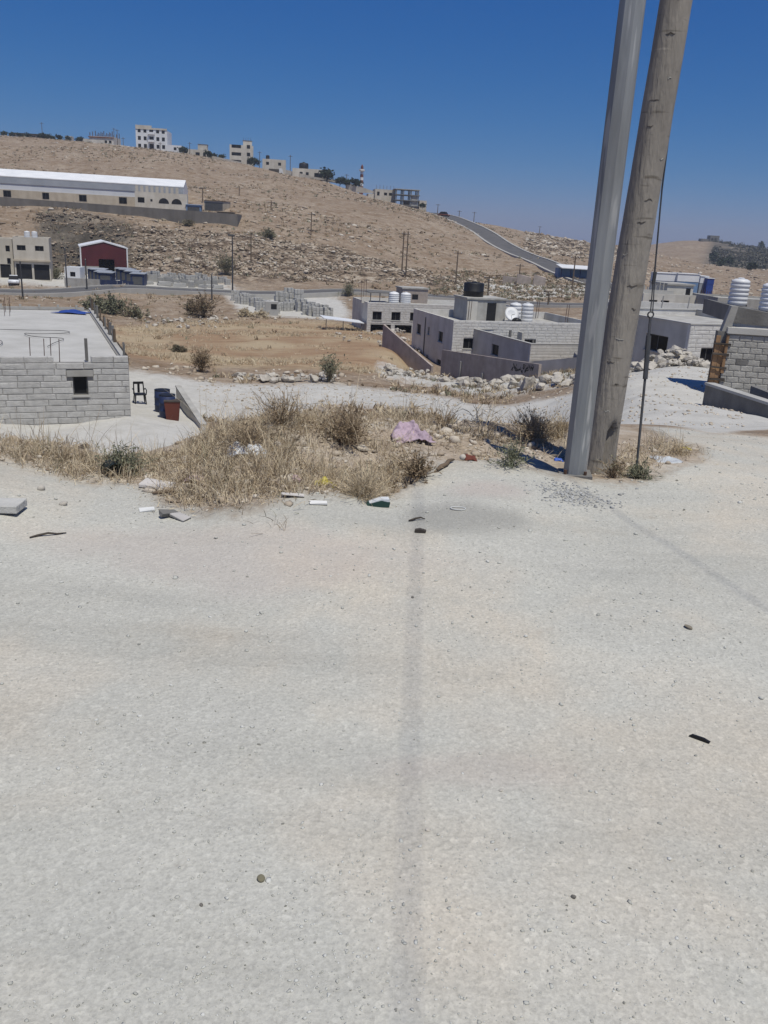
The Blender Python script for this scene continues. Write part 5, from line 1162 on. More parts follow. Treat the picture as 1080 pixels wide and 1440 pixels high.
MB().tube([rc + Vector((.012, 0, .02)), jn + Vector((.004, 0, 0))], .0045, 5).build('wire', MAT['steel'], gw)
MB().tube([jn - Vector((0, 0, .04)), jn + Vector((0.001, 0, .05))], .013, 6).build('clamp', MAT['steel'], gw)
MB().tube([jn, L_(gp(927.8, 300)), L_(gp(931, 265)), L_(tp)], .0065, 5).build('wire', MAT['steel'], gw)
# overhead cables that leave the round pole high above the frame; only their shadows reach the picture
SH = Vector((-SUN.x / SUN.z, -SUN.y / SUN.z, 0))      # shadow shift per metre of height
for (h, gpt, ext) in ((8.6, on_z(571, 1400), 40), (8.2, on_z(1010, 818), 40)):
    A0 = f2 + ax2 * h; Wp = gpt - SH * (h - .35); Wp.z = h - .35
    d_ = (Wp - A0); e_ = A0 + d_ / math.hypot(d_.x, d_.y) * ext; e_.z = h - .5
    MB().tube([A0 - f2, Wp - f2, e_ - f2], .0043, 6).build('cable', MAT['black'], wpole)
# ---------------------------------------------------------------- scattered stones (real geometry, joined)
_t = (1 + 5 ** .5) / 2
ICO = np.array([(-1, _t, 0), (1, _t, 0), (-1, -_t, 0), (1, -_t, 0), (0, -1, _t), (0, 1, _t), (0, -1, -_t), (0, 1, -_t), (_t, 0, -1), (_t, 0, 1), (-_t, 0, -1), (-_t, 0, 1)]) / math.hypot(1, _t)
ICF = np.array([(0, 11, 5), (0, 5, 1), (0, 1, 7), (0, 7, 10), (0, 10, 11), (1, 5, 9), (5, 11, 4), (11, 10, 2), (10, 7, 6), (7, 1, 8), (3, 9, 4), (3, 4, 2), (3, 2, 6), (3, 6, 8), (3, 8, 9), (4, 9, 5), (2, 4, 11), (6, 2, 10), (8, 6, 7), (9, 8, 1)])
OCT = np.array([(1, 0, 0), (0, 1, 0), (-1, 0, 0), (0, -1, 0), (0, 0, 1.), (0, 0, -1)]); OCF = np.array([(0, 1, 4), (1, 2, 4), (2, 3, 4), (3, 0, 4), (1, 0, 5), (2, 1, 5), (3, 2, 5), (0, 3, 5)])
def rocks_mesh(P, S, seed, flat=.65, jit=.38, lo=False):
    rg = np.random.default_rng(seed); B0, F0 = (OCT, OCF) if lo else (ICO, ICF); N_ = len(P); nv = len(B0)
    V = B0[None] * (1 + rg.uniform(-jit, jit, (N_, nv, 1))) + rg.uniform(-.1, .1, (N_, nv, 3))
    V = V * rg.uniform(.65, 1.25, (N_, 1, 3)); V[..., 2] *= flat
    t1 = rg.uniform(-.5, .5, N_); c, s = np.cos(t1)[:, None], np.sin(t1)[:, None]; x, z = V[..., 0] * c - V[..., 2] * s, V[..., 0] * s + V[..., 2] * c; V[..., 0], V[..., 2] = x, z
    t2 = rg.uniform(0, 6.28, N_); c, s = np.cos(t2)[:, None], np.sin(t2)[:, None]; x, y = V[..., 0] * c - V[..., 1] * s, V[..., 0] * s + V[..., 1] * c; V[..., 0], V[..., 1] = x, y
    V = V * np.asarray(S)[:, None, None] + np.asarray(P)[:, None]
    return V.reshape(-1, 3), (F0[None] + (np.arange(N_) * nv)[:, None, None]).reshape(-1, 3), nv
def scatter(name, P2, S, m, seed, flat=.65, lo=False, sink=.25, tint=None, smooth=False):
    P2 = np.asarray(P2); z = ground_z(P2[:, 0], P2[:, 1]); P = np.c_[P2, z + np.asarray(S) * flat * (1 - 2 * sink) * .6]
    V, Fc, nv = rocks_mesh(P, S, seed, flat, lo=lo)
    rg = np.random.default_rng(seed + 1); tv = (rg.uniform(0, 1, len(P)) if tint is None else tint)
    return tag(npmesh(name, V, Fc, m, None, smooth, {'tint': np.repeat(tv, nv)}), kind='stuff')
RG = np.random.default_rng(100)
def wpts(n, px0, px1, Y0, Y1, dens=None, p=1.0):
    px = RG.uniform(px0, px1, n); Y = (RG.uniform(Y0 ** p, Y1 ** p, n)) ** (1 / p); d = np.array(ray(540, 400))
    x = np.array([at(a, 420, b_).x for a, b_ in zip(px, Y)])
    k = np.ones(n, bool) if dens is None else RG.uniform(0, 1, n) < dens(x, Y)
    return np.stack([x[k], Y[k]], -1)
rockm = tintmat('hill_stone', [(0, (.10, .08, .062)), (.12, (.20, .155, .115)), (.3, (.32, .255, .19)), (.65, (.42, .36, .285)), (1, (.55, .50, .43))], .9)
pebm = tintmat('gravel_stone', [(0, (.20, .195, .17)), (.03, (.27, .265, .235)), (.10, (.39, .385, .345)), (.6, (.46, .457, .415)), (1, (.55, .545, .51))], .9)
def hd(x, y): return np.clip(fbm(x / 22, y / 22, 90, 3) * 1.6 + .42, 0.03, 1)
q = wpts(15000, -60, 860, 172, 420, hd, .6); scatter('hill_stones', q, RG.lognormal(-1.5, .55, len(q)).clip(.1, .7), rockm, 1, .42, tint=RG.beta(1.3, 1.5, len(q)))
def ld(x, y): zn_ = zones(x, y); return zn_['cliff'] * np.clip(fbm(x / 9, y / 5, 91, 3) * 1.8 + .6, .1, 1)
q = wpts(26000, 40, 720, 166, 208, ld); inq = inpoly(q[:, 0], q[:, 1], QUARRY); scatter('ledge_stones', q, RG.lognormal(-1.75, .6, len(q)).clip(.08, .7), rockm, 2, .5, tint=RG.beta(1.1, 1.7, len(q)) * np.where(inq, .3, 1))
q = wpts(3600, 620, 860, 158, 200, lambda x, y: np.clip(fbm(x / 8, y / 6, 99, 3) * 2 + .5, .08, 1)); scatter('scree_stones', q, RG.lognormal(-1.85, .65, len(q)).clip(.08, .7), rockm, 3, .5, tint=RG.beta(1.2, 1.1, len(q)))
q = wpts(3500, 730, 860, 320, 415); scatter('far_ledge_stones', q, RG.lognormal(-.9, .55, len(q)).clip(.2, 1.2), rockm, 4, .5, tint=RG.beta(1.2, 1.6, len(q)))
def rd(x, y): zn_ = zones(x, y); return np.clip(.9 - zn_['field'] * .88 - zn_['yard'] * .8 - zn_['track'], 0, 1) * np.clip(fbm(x / 7, y / 7, 92, 3) * 1.5 + .4, .05, 1)
q = wpts(5000, -40, 640, 40, 150, rd, .5); scatter('rough_ground_stones', q, RG.lognormal(-2.1, .6, len(q)).clip(.06, .32), rockm, 5, .6, tint=RG.uniform(.3, 1, len(q)))
q = wpts(1500, 850, 1080, 140, 520); scatter('valley_stones', q, RG.lognormal(-1.2, .6, len(q)).clip(.12, .9), rockm, 6, .5, tint=RG.uniform(.1, .9, len(q)))
q = wpts(2600, 600, 1080, 12, 60, None, .8); scatter('track_stones', q, np.minimum(RG.lognormal(-3.6, .7, len(q)).clip(.01, .2), .0022 * q[:, 1]), rockm, 7, .6, tint=RG.uniform(.5, 1, len(q)))
q = wpts(1500, 275, 620, 41, 58); scatter('track_stones', q, RG.lognormal(-3.3, .6, len(q)).clip(.02, .13), rockm, 8, .6, tint=RG.uniform(.5, 1, len(q)))
# banks of broken white limestone: a thing each, every larger stone a part
STM = []
for k in range(7):
    import bmesh
    bm = bmesh.new(); bmesh.ops.create_icosphere(bm, subdivisions=3, radius=1); rgk = np.random.default_rng(300 + k); cut = rgk.normal(size=(15, 3)); cut /= np.linalg.norm(cut, axis=1)[:, None]; dst = rgk.uniform(.42, .8, 15)
    for v in bm.verts:
        c = np.array(v.co)
        for n_c, d_c in zip(cut, dst):
            e = c @ n_c - d_c
            if e > 0: c = c - n_c * e * .99
        c = c * (1 + .16 * float(fbm(c[0] * 2.3 + k * 5, c[1] * 2.3 + c[2] * 1.7, 310 + k, 4))); v.co = (c[0], c[1], c[2] * .78)
    o_ = bpy.data.meshes.new('stone'); bm.to_mesh(o_); bm.free(); o_.materials.append(MAT['rock']); STM.append(o_)
def heap(name, label, cat, pts, sizes, seed, lift=None):
    c = pts[0]; r_ = root(name, label, cat, (c[0], c[1], gz(c[0], c[1]))); rn_ = random.Random(seed)
    for k, (p, s_) in enumerate(zip(pts, sizes)):
        z = gz(p[0], p[1]) + (lift[k] if lift is not None else 0) + s_ * .25
        inst('stone', STM[rn_.randrange(7)], r_, Vector((p[0], p[1], z)) - r_.location, (rn_.uniform(-.4, .4), rn_.uniform(-.4, .4), rn_.uniform(0, 6.3)), (s_ * rn_.uniform(.8, 1.3), s_ * rn_.uniform(.8, 1.2), s_ * rn_.uniform(.7, 1.1)))
    return r_
n = 190; px = RG.uniform(893, 1000, n); t_ = RG.uniform(0, 1, n); pts = [(at(a, 480, 41.5 + 4.5 * b_).x, 41.5 + 4.5 * b_) for a, b_ in zip(px, t_)]
lf = np.clip(.95 * np.sin(np.clip((px - 893) / 107, 0, 1) * math.pi) ** .7 * np.sin(np.clip(t_, .05, .95) * math.pi), 0, 2) * RG.uniform(.2, 1, n)
heap('rubble_heap', 'heap of broken white rock in front of the single storey block house', 'rubble', pts, RG.lognormal(-1.75, .5, n).clip(.1, .42), 1, lf)
n = 170; px = RG.uniform(612, 862, n); yy = 70 - (px - 612) / 250 * 22 + RG.normal(0, 1.5, n); pts = [(at(a, 500, b_).x, b_) for a, b_ in zip(px, yy - 4)]
heap('rubble_bank', 'row of big pale boulders and rubble along the foot of the scrawled wall', 'rubble', pts, RG.lognormal(-1.75, .6, n).clip(.1, .55), 2, RG.uniform(0, .3, n))
for px_, Y_, s_, lab in ((652, 60, .55, 'upright white boulder at the foot of the scrawled wall'), (742, 51, .8, 'largest rounded white boulder, right of the scrawled panel'), (760, 49, .45, 'white boulder touching the largest one by the scrawled wall')):
    p = G(px_, Y_); o_ = inst('boulder', STM[int(px_) % 7], None, p + Vector((0, 0, s_ * .45)), (.2, .1, px_), (s_, s_ * .8, s_)); tag(o_, lab, 'boulder')
n = 46; px = RG.uniform(455, 475, n)
for nm_, lab, (a, b_, y0, y1), nn, sd in (('rubble_bank', 'pale strip of stones along the far edge of the white track', (330, 470, 58, 61), 110, 5), ('rubble_bank', 'scatter of white stones on the brown slope left of the two storey house', (470, 600, 84, 98), 40, 6),
                                     ('rubble_bank', 'white stones in a band at the edge of the field left of the stone yard', (190, 330, 100, 116), 70, 7), ('rubble_heap', 'pale heap dumped at the foot of the long white house', (522, 570, 99, 102), 40, 8),
                                     ('rubble_bank', 'pale stones lying before the dark wall beside the two storey house', (545, 625, 66, 72), 90, 9)):
    px = RG.uniform(a, b_, nn); yy = RG.uniform(y0, y1, nn); pts = [(at(c_, 480, d_).x, d_) for c_, d_ in zip(px, yy)]
    heap(nm_, lab, 'rubble', pts, RG.lognormal(-1.65, .5, nn).clip(.1, .45), sd, RG.uniform(0, .25, nn))

# ---------------------------------------------------------------- gravel of the road
def gd(x, y): zn_ = zones(x, y); return np.where(zn_['gravel'], np.clip(fbm(x * .9, y * .9, 95, 4) * 1.3 + .55, .12, 1), 0)
def gpts(n, r0, r1, p):
    r = RG.uniform(r0 ** p, r1 ** p, n) ** (1 / p); a = np.radians(RG.uniform(-30, 31, n)); x, y = r * np.sin(a), r * np.cos(a); k = RG.uniform(0, 1, n) < gd(x, y); return np.stack([x[k], y[k]], -1)
q = gpts(34000, .9, 6.5, 1.2); scatter('gravel', q, RG.lognormal(-6.05, .42, len(q)).clip(.001, .008), pebm, 11, .55, sink=.35)
q = gpts(1000, 1.0, 7.5, 1.3); rq = np.hypot(q[:, 0], q[:, 1]); scatter('loose_pebbles', q, np.minimum(RG.lognormal(-4.95, .38, len(q)).clip(.004, .02), .0026 * rq + .001), pebm, 12, .65, sink=.2)
q = gpts(5000, 6, 13.5, 1.3); scatter('gravel', q, RG.lognormal(-4.9, .45, len(q)).clip(.004, .03), pebm, 13, .6, lo=True, tint=RG.uniform(.2, 1, len(q)))
c = on_z(805, 700); e = RG.normal(size=(420, 2)) * [.14, .13] + [c.x, c.y]; scatter('gravel', e, RG.lognormal(-4.9, .35, len(e)).clip(.004, .016), tintmat('blue_grey_gravel', [(0, (.24, .24, .235)), (.5, (.36, .36, .35)), (1, (.46, .46, .445))]), 14, .65)

# ---------------------------------------------------------------- dry weeds on the bank
def ribbons(name, P0, D, Ln, W, bend, tint, m, seg=3, seed=0, parent=None, kind='stuff'):
    rg = np.random.default_rng(seed); N_ = len(P0); t = np.linspace(0, 1, seg + 1)
    side = np.cross(D, rg.normal(size=(N_, 3))); side /= np.linalg.norm(side, axis=1)[:, None] + 1e-9
    h = D.copy(); h[:, 2] = 0; h /= np.linalg.norm(h, axis=1)[:, None] + 1e-6
    C_ = P0[:, None] + D[:, None] * (Ln[:, None] * t)[..., None] + h[:, None] * (bend[:, None] * Ln[:, None] * t ** 2)[..., None] - np.array([0, 0, 1.0]) * (np.abs(bend)[:, None] * Ln[:, None] * .5 * t ** 3)[..., None]
    w = W[:, None] * np.r_[1, np.full(seg - 1, .85), .25]
    V = np.stack([C_ - side[:, None] * w[..., None], C_ + side[:, None] * w[..., None]], 2).reshape(-1, 3)
    k = np.arange(seg)[None] * 2 + (np.arange(N_) * (seg + 1) * 2)[:, None]; Fq = np.stack([k, k + 1, k + 3, k + 2], -1).reshape(-1, 4)
    o = npmesh(name, V, Fq, m, parent, False, {'tint': np.repeat(tint, (seg + 1) * 2)})
    return tag(o, kind=kind) if kind else o
grassm = tintmat('dry_grass', [(0, (.58, .50, .36)), (.3, (.50, .41, .285)), (.55, (.31, .235, .155)), (.75, (.15, .11, .07)), (.85, (.26, .25, .17)), (1, (.16, .17, .115))], .8)
GA = [(40, 655, 80, 16, .6), (130, 660, 70, 18, .7), (250, 640, 70, 28, .9), (330, 622, 60, 28, 1.0), (350, 690, 55, 28, 1.0), (275, 702, 50, 18, .5), (400, 640, 40, 40, 1.0), (500, 690, 48, 20, 1.4), (560, 665, 36, 22, .8),
      (600, 606, 60, 22, .5), (460, 606, 60, 22, .9), (700, 612, 60, 24, .35), (775, 600, 30, 26, .5), (880, 645, 40, 18, .6), (952, 626, 32, 11, .8), (320, 590, 40, 12, .5), (230, 622, 70, 8, .5), (60, 640, 60, 8, .2)]
W_ = np.array([g_[2] * g_[3] * g_[4] for g_ in GA]); W_ /= W_.sum()
def tufts(n, seed):
    rg = np.random.default_rng(seed); k = rg.choice(len(GA), n, p=W_); g_ = np.array(GA)[k]
    px = g_[:, 0] + rg.normal(size=n) * g_[:, 2] * .75; py = g_[:, 1] + rg.normal(size=n) * g_[:, 3] * .75
    P = np.array([on_z(a, max(b_, 592, 618 - .07 * a), .0) for a, b_ in zip(px, py)]); zn_ = zones(P[:, 0], P[:, 1]); keep = (zn_['weed'] | (rg.uniform(0, 1, n) < .06)) & (P[:, 1] < 10.5)
    P = P[keep]; P[:, 2] = ground_z(P[:, 0], P[:, 1]); return P
def grass(name, n, per, l0, l1, w0, w1, seed, spread=.05, tint=None, lean=.55):
    T = tufts(n, seed); rg = np.random.default_rng(seed + 7); N_ = len(T); tn = np.clip(rg.beta(1.6, 2.6, N_) * .8 + (rg.uniform(0, 1, N_) < .09) * .35, 0, 1) if tint is None else np.full(N_, tint)
    ln = rg.uniform(l0, l1, N_) * np.where(rg.uniform(0, 1, N_) < .15, 1.6, 1)
    P = np.repeat(T, per, 0) + rg.normal(size=(N_ * per, 3)) * [spread, spread, 0.004]; a = rg.uniform(0, 6.28, N_ * per); t_ = np.abs(rg.normal(0, lean, N_ * per)).clip(0, 1.4)
    D = np.stack([np.cos(a) * np.sin(t_), np.sin(a) * np.sin(t_), np.cos(t_)], -1)
    return ribbons(name, P, D, np.repeat(ln, per) * rg.uniform(.45, 1.1, N_ * per), rg.uniform(w0, w1, N_ * per), rg.uniform(-.1, .6, N_ * per), np.clip(np.repeat(tn, per) + rg.normal(0, .07, N_ * per), 0, 1), grassm, 3, seed)
grass('dry_grass', 1150, 18, .04, .14, .0010, .0024, 1)
grass('dry_stalks', 260, 6, .14, .36, .0010, .0019, 2, .03, None, .35)
grass('low_litter', 2400, 8, .02, .06, .0012, .003, 3, .09, None, 1.0)
q = tufts(3200, 9); scatter('bank_stones', q[:, :2], RG.lognormal(-4.5, .65, len(q)).clip(.004, .045), rockm, 15, .6, tint=RG.uniform(.2, 1, len(q)))
q = wpts(1400, 560, 810, 6.4, 11); scatter('bank_stones', q, RG.lognormal(-4.2, .6, len(q)).clip(.006, .07), rockm, 16, .6, tint=RG.uniform(.35, 1, len(q)))
q = wpts(900, 0, 600, 6.0, 9); scatter('bank_stones', q, RG.lognormal(-4.2, .6, len(q)).clip(.006, .07), rockm, 17, .6, tint=RG.uniform(.3, .9, len(q)))
# scrub over the rough ground and the hill: too many to count
def sd_(x, y): zn_ = zones(x, y); return np.clip(.8 - zn_['field'] * .72 - zn_['yard'] - zn_['track'] - zn_['gravel'], 0, 1) * np.clip(fbm(x / 9, y / 9, 97, 3) * 1.8 + .35, .02, 1)
def scrubs(name, q, r0, r1, per, leaf, seed, tl, th_):
    P = np.c_[q, ground_z(q[:, 0], q[:, 1])]; rg = np.random.default_rng(seed); N_ = len(P); r = rg.uniform(r0, r1, N_)
    PP = np.repeat(P, per, 0) + rg.normal(size=(N_ * per, 3)) * np.repeat(r, per)[:, None] * [.4, .4, 0]; a = rg.uniform(0, 6.28, N_ * per); t_ = np.abs(rg.normal(0, .6, N_ * per)).clip(0, 1.4)
    D = np.stack([np.cos(a) * np.sin(t_), np.sin(a) * np.sin(t_), np.cos(t_)], -1)
    return ribbons(name, PP, D, np.repeat(r, per) * rg.uniform(.5, 1.3, N_ * per), np.repeat(r, per) * leaf * rg.uniform(.6, 1.4, N_ * per), rg.uniform(0, .4, N_ * per), np.clip(np.repeat(rg.uniform(tl, th_, N_), per) + rg.normal(0, .05, N_ * per), 0, 1), grassm, 2, seed)
def fd(x, y): zn_ = zones(x, y); return zn_['field'] * np.clip(fbm(x / 12, y / 5, 98, 3) * 2.2 + .25, .02, 1)
scrubs('field_stubble', wpts(14000, 60, 600, 62, 114, fd), .1, .34, 9, .07, 45, .0, .35)
scrubs('dry_scrub', wpts(5200, -60, 640, 40, 150, sd_, .5), .15, .5, 12, .10, 41, .1, .9)
scrubs('dry_scrub', wpts(3000, 560, 860, 20, 75, sd_, .6), .12, .4, 14, .07, 42, .1, .9)
scrubs('hill_scrub', wpts(9000, -60, 860, 165, 420, hd, .5), .2, .65, 9, .16, 43, .35, .95)
scrubs('scree_scrub', wpts(1300, 610, 860, 158, 205), .2, .6, 12, .12, 46, .4, 1.0)
scrubs('bank_scrub', wpts(1300, -60, 820, 9.5, 34, sd_, .6), .12, .4, 26, .02, 44, .1, .8)

# ---------------------------------------------------------------- bushes one can point at
def bush(name, label, loc, r, h, n, leaves, seed, tint, ltint=None, lw=.006, group=None, cat='bush', up=.6, sw=.0022, twigs=4):
    rg = np.random.default_rng(seed); r_ = root(name, label, cat, loc, 0, group)
    a = rg.uniform(0, 6.28, n); t_ = np.abs(rg.normal(0, up, n)).clip(.02, 1.35); D = np.stack([np.cos(a) * np.sin(t_) * r / h * 1.3, np.sin(a) * np.sin(t_) * r / h * 1.3, np.cos(t_)], -1); D /= np.linalg.norm(D, axis=1)[:, None]
    L0 = h * rg.uniform(.55, 1.1, n); P = rg.normal(size=(n, 3)) * [r * .12, r * .12, 0]; bd = rg.uniform(-.1, .35, n)
    ribbons('stems', P, D, L0, np.full(n, sw), bd, np.clip(tint + rg.normal(0, .06, n), 0, 1), grassm, 3, seed, r_)
    i = rg.integers(0, n, n * twigs); f = rg.uniform(.3, .95, n * twigs); hh = D[i].copy(); hh[:, 2] = 0; hh /= np.linalg.norm(hh, axis=1)[:, None] + 1e-6
    PT = P[i] + D[i] * (L0[i] * f)[:, None] + hh * (bd[i] * L0[i] * f ** 2)[:, None]; PT[:, 2] -= np.abs(bd[i]) * L0[i] * .5 * f ** 3
    DT_ = D[i] * .8 + rg.normal(size=(n * twigs, 3)) * .55; DT_ /= np.linalg.norm(DT_, axis=1)[:, None]; LT = L0[i] * rg.uniform(.15, .4, n * twigs)
    ribbons('twigs', PT, DT_, LT, np.full(n * twigs, sw * .7), rg.uniform(0, .3, n * twigs), np.clip(tint + rg.normal(0, .08, n * twigs), 0, 1), grassm, 2, seed + 1, r_)
    if leaves:
        j = rg.integers(0, n * twigs, leaves); g_ = rg.uniform(.2, 1, leaves); PL = PT[j] + DT_[j] * (LT[j] * g_)[:, None]; DL = DT_[j] + rg.normal(size=(leaves, 3)) * .8; DL /= np.linalg.norm(DL, axis=1)[:, None]
        ribbons('leaves', PL, DL, rg.uniform(1.5, 3.5, leaves) * lw, rg.uniform(.5, 1, leaves) * lw, rg.uniform(0, .4, leaves), np.clip((tint if ltint is None else ltint) + rg.normal(0, .07, leaves), 0, 1), grassm, 2, seed + 2, r_)
    return r_
def near(px, py, dz=0.0): p = on_z(px, py, dz); return Vector((p.x, p.y, gz(p.x, p.y)))
bush('dry_bush', 'big dark brown dry bush left of the lilac cloth on the bank', near(485, 642), .34, .27, 190, 900, 1, .62, .6)
bush('weed_clump', 'grey green weed clump round the dark bucket at the left of the bank', near(172, 668), .24, .20, 120, 700, 2, .9, .95)
bush('dry_bush', 'wide reddish brown dry bush left of the metal pole', near(752, 612), .42, .30, 210, 700, 3, .52, .45)
bush('bare_shrub', 'bare pale forked shrub left of the reddish dry bush', near(680, 606), .2, .34, 26, 0, 4, .25, None, twigs=7, sw=.003)
bush('bare_shrub', 'bare spreading stalks standing just behind the lilac cloth', near(622, 602), .28, .30, 34, 40, 5, .5, .5, twigs=6, sw=.0026)
bush('bare_shrub', 'thin bare stalks on the bank edge against the white track', near(470, 606), .25, .27, 22, 60, 6, .55, .5, twigs=6)
bush('dry_bush', 'small dense brown bush on the bank below the lilac cloth', near(585, 680), .17, .17, 120, 600, 7, .6, .62)
bush('grass_tuft', 'thick straw coloured grass tuft at the road edge above the crushed carton', near(510, 708), .26, .20, 330, 0, 8, .28, twigs=2, sw=.0016)
bush('weed_clump', 'green sprig growing at the road edge left of the poles', near(716, 668), .17, .17, 70, 420, 9, .95, 1.0)
bush('weed_clump', 'green weeds growing round the foot of the guy wire', near(897, 672), .2, .12, 90, 560, 10, .92, .98)
bush('weed_clump', 'dry weeds at the foot of the round pole', near(862, 672), .14, .16, 60, 160, 11, .6, .8)
bush('dry_bush', 'dense brown weed patch in the middle of the bank grass', near(345, 655), .36, .27, 200, 500, 12, .45, .5)
bush('dry_bush', 'brown bush with tall stalks behind the white plastic bag', near(395, 634), .26, .32, 120, 300, 13, .48, .5)
bush('grass_tuft', 'low straw grass patch right of the guy wire', near(955, 632), .26, .10, 240, 0, 14, .2, twigs=2, sw=.0018)
bush('grass_tuft', 'yellowish grass tuft against the left side of the metal pole', near(788, 612), .14, .24, 140, 0, 15, .22, twigs=2, sw=.002)
bush('dry_bush', 'dry straw bush at the foot of the bank beside the low concrete wall', G(305, 33), 1.5, 1.25, 200, 500, 16, .3, .3, lw=.03, sw=.012)
bush('bare_shrub', 'small dark green shrub alone at the far edge of the white track', G(464, 58.5), .7, 1.9, 60, 700, 17, .8, .9, lw=.05, sw=.014, up=.4)
for k, (px, Y, r, h, ti, lt, lab) in enumerate([(135, 114, 3.0, 2.6, .85, .92, 'broad dusty green shrub behind the left end of the flat roof edge'), (160, 113, 2.6, 3.0, .85, .95, 'tallest dusty green shrub behind the flat roof'), (190, 112, 2.6, 2.0, .6, .85, 'brownish green shrub right of the tallest green shrub'),
        (285, 116, 1.9, 4.0, .6, .7, 'tall brown shrub left of the stone yard'), (270, 118, 1.5, 2.2, .6, .75, 'lower brown shrub beside the tall one near the stone yard'), (345, 117, 1.4, 1.4, .02, .02, 'straw yellow shrub at the front of the stone yard'), (368, 116, 1.2, 1.3, .1, .08, 'second straw shrub below the pale kiosk'),
        (318, 165, 2.0, 5.0, .8, .85, 'dark shrub behind the tall dark street lamp'), (378, 206, 3.0, 2.6, .8, .85, 'dark shrub on the slope right of the retaining wall'), (252, 76, 1.0, .8, .75, .8, 'low dark shrub at the field edge behind the black chair'), (283, 62, .7, 2.0, .55, .6, 'thin brown shrub beside the track at the field corner'),
        (545, 118, 1.4, 1.6, .7, .8, 'dark shrub on the rocky patch behind the stone yard'), (490, 148, 1.0, 2.6, .8, .9, 'dark shrub by the road at the right end of the stone yard'), (78, 160, 1.6, 2.6, .8, .9, 'dark shrub between the cream shops and the white hut'), (265, 209, 2.0, 1.8, .7, .8, 'shrub below the retaining wall near its right end')]):
    bush('shrub', lab, G(px, Y), r, h * .8, 110, 2600, 60 + k, ti, lt, lw=.042 * r ** .6, sw=.011 * r ** .5, cat='shrub')

# ---------------------------------------------------------------- litter and single stones
LM = lambda n, c, **k: mat(n, c, tuple(v * .85 for v in c), 6, **k)
def put(o, px, py, label, cat, up=0.0):
    p = near(px, py); o.location = p + Vector((0, 0, up)); return tag(o, label, cat)
cl = sheet('cloth', 'crumpled lilac cloth dumped on the bank among dry weeds', 'cloth', near(577, 628), .31, .25, .19, LM('lilac_cloth', (.44, .34, .40), rough=.95, bump=.5), 11, 44, .3); cl.location.z += .012
sheet('plastic_bag', 'crumpled white plastic bag lying in the bank grass', 'bag', near(350, 658), .30, .22, .13, LM('white_plastic', (.62, .64, .66), rough=.4), 12, 20)
sheet('plastic_scrap', 'small pale pink plastic scrap in the grass below the white bag', 'litter', near(277, 684), .13, .10, .05, LM('pink_plastic', (.50, .38, .42), rough=.5), 13, 14)
sheet('plastic_scrap', 'small pink plastic scrap at the road edge left of the yellow scrap', 'litter', near(414, 695), .11, .09, .04, LM('pink_scrap', (.50, .37, .38), rough=.5), 14, 14)
sheet('plastic_scrap', 'yellow plastic scrap at the left end of the straw tuft', 'litter', near(456, 698), .13, .10, .06, LM('yellow_plastic', (.50, .42, .08), rough=.5), 15, 14)
sheet('plastic_bag', 'flat clear white bag right of the guy wire', 'bag', near(938, 645), .22, .2, .05, LM('clear_plastic', (.55, .57, .58), rough=.35), 16, 18)
sheet('plastic_scrap', 'yellow scrap at the right end of the low straw grass', 'litter', near(964, 624), .10, .08, .03, LM('yellow_scrap', (.48, .40, .10), rough=.5), 17, 12)
sheet('plastic_scrap', 'small blue scrap left of the metal pole', 'litter', near(786, 642), .07, .06, .04, LM('blue_plastic', (.06, .12, .42), rough=.5), 18, 12)
sheet('plastic_scrap', 'rust red scrap on the bank left of the green sprig', 'litter', near(660, 660), .09, .12, .05, LM('red_scrap', (.16, .05, .035)), 19, 12)
sheet('plastic_scrap', 'tiny bright red scrap at the back of the bank near the barrels', 'litter', near(240, 616), .09, .06, .04, LM('bright_red_plastic', (.45, .05, .05)), 20, 10)
def slab(px, py, sx, sy, sz, yaw, m, name, label, cat, tilt=(0, 0), j=.004):
    o = MB().box(-sx / 2, sx / 2, -sy / 2, sy / 2, 0, sz, j=j).build(name, m); b_ = o.modifiers.new('b', 'BEVEL'); b_.width = min(sz, .02) * .25; b_.segments = 2
    put(o, px, py, label, cat, .003); o.rotation_euler = (tilt[0], tilt[1], yaw); return o
slab(0, 738, .25, .15, .042, .05, LM('pale_slab', (.50, .49, .46), bump=.4), 'concrete_slab', 'pale concrete slab cut off by the left edge of the road', 'slab')
slab(222, 690, .20, .12, .02, -.15, LM('pale_board', (.52, .49, .46)), 'board', 'flat pale board lying on the bank below the weed clump', 'board', (.08, .05))
slab(207, 724, .085, .06, .008, .3, LM('white_card', (.66, .66, .64)), 'card', 'small white card at the road edge below the flat board', 'litter', (.1, -.1))
slab(236, 731, .10, .035, .03, .9, MAT['conc_d'], 'concrete_chip', 'dark edged chip of concrete right of the small white card', 'debris', (.3, .2), .01)
slab(252, 733, .13, .06, .012, -.5, LM('grey_card', (.42, .40, .38)), 'card', 'grey torn card lying right of the dark concrete chip', 'litter', (.1, .15), .01)
slab(411, 717, .13, .045, .014, .25, LM('pale_paper', (.58, .55, .52)), 'paper', 'crumpled strip of pale paper at the road edge left of centre', 'paper', (.15, .1), .01)
slab(448, 726, .11, .035, .01, .2, LM('white_paper', (.64, .63, .61)), 'paper', 'white folded paper left of the crushed carton', 'paper', (.12, 0), .008)
ct = root('carton', 'crushed dark green and white carton at the road edge', 'carton', near(530, 718), .15)
MB().prism([(-.075, 0), (.07, 0), (.075, .03), (.02, .042), (-.06, .018)], -.03, .03).build('body', LM('green_card', (.03, .07, .06)), ct); MB().prism([(-.05, .024), (.072, .034), (.07, .05), (.02, .05)], -.028, .028).build('flap', LM('white_flap', (.6, .62, .64)), ct)
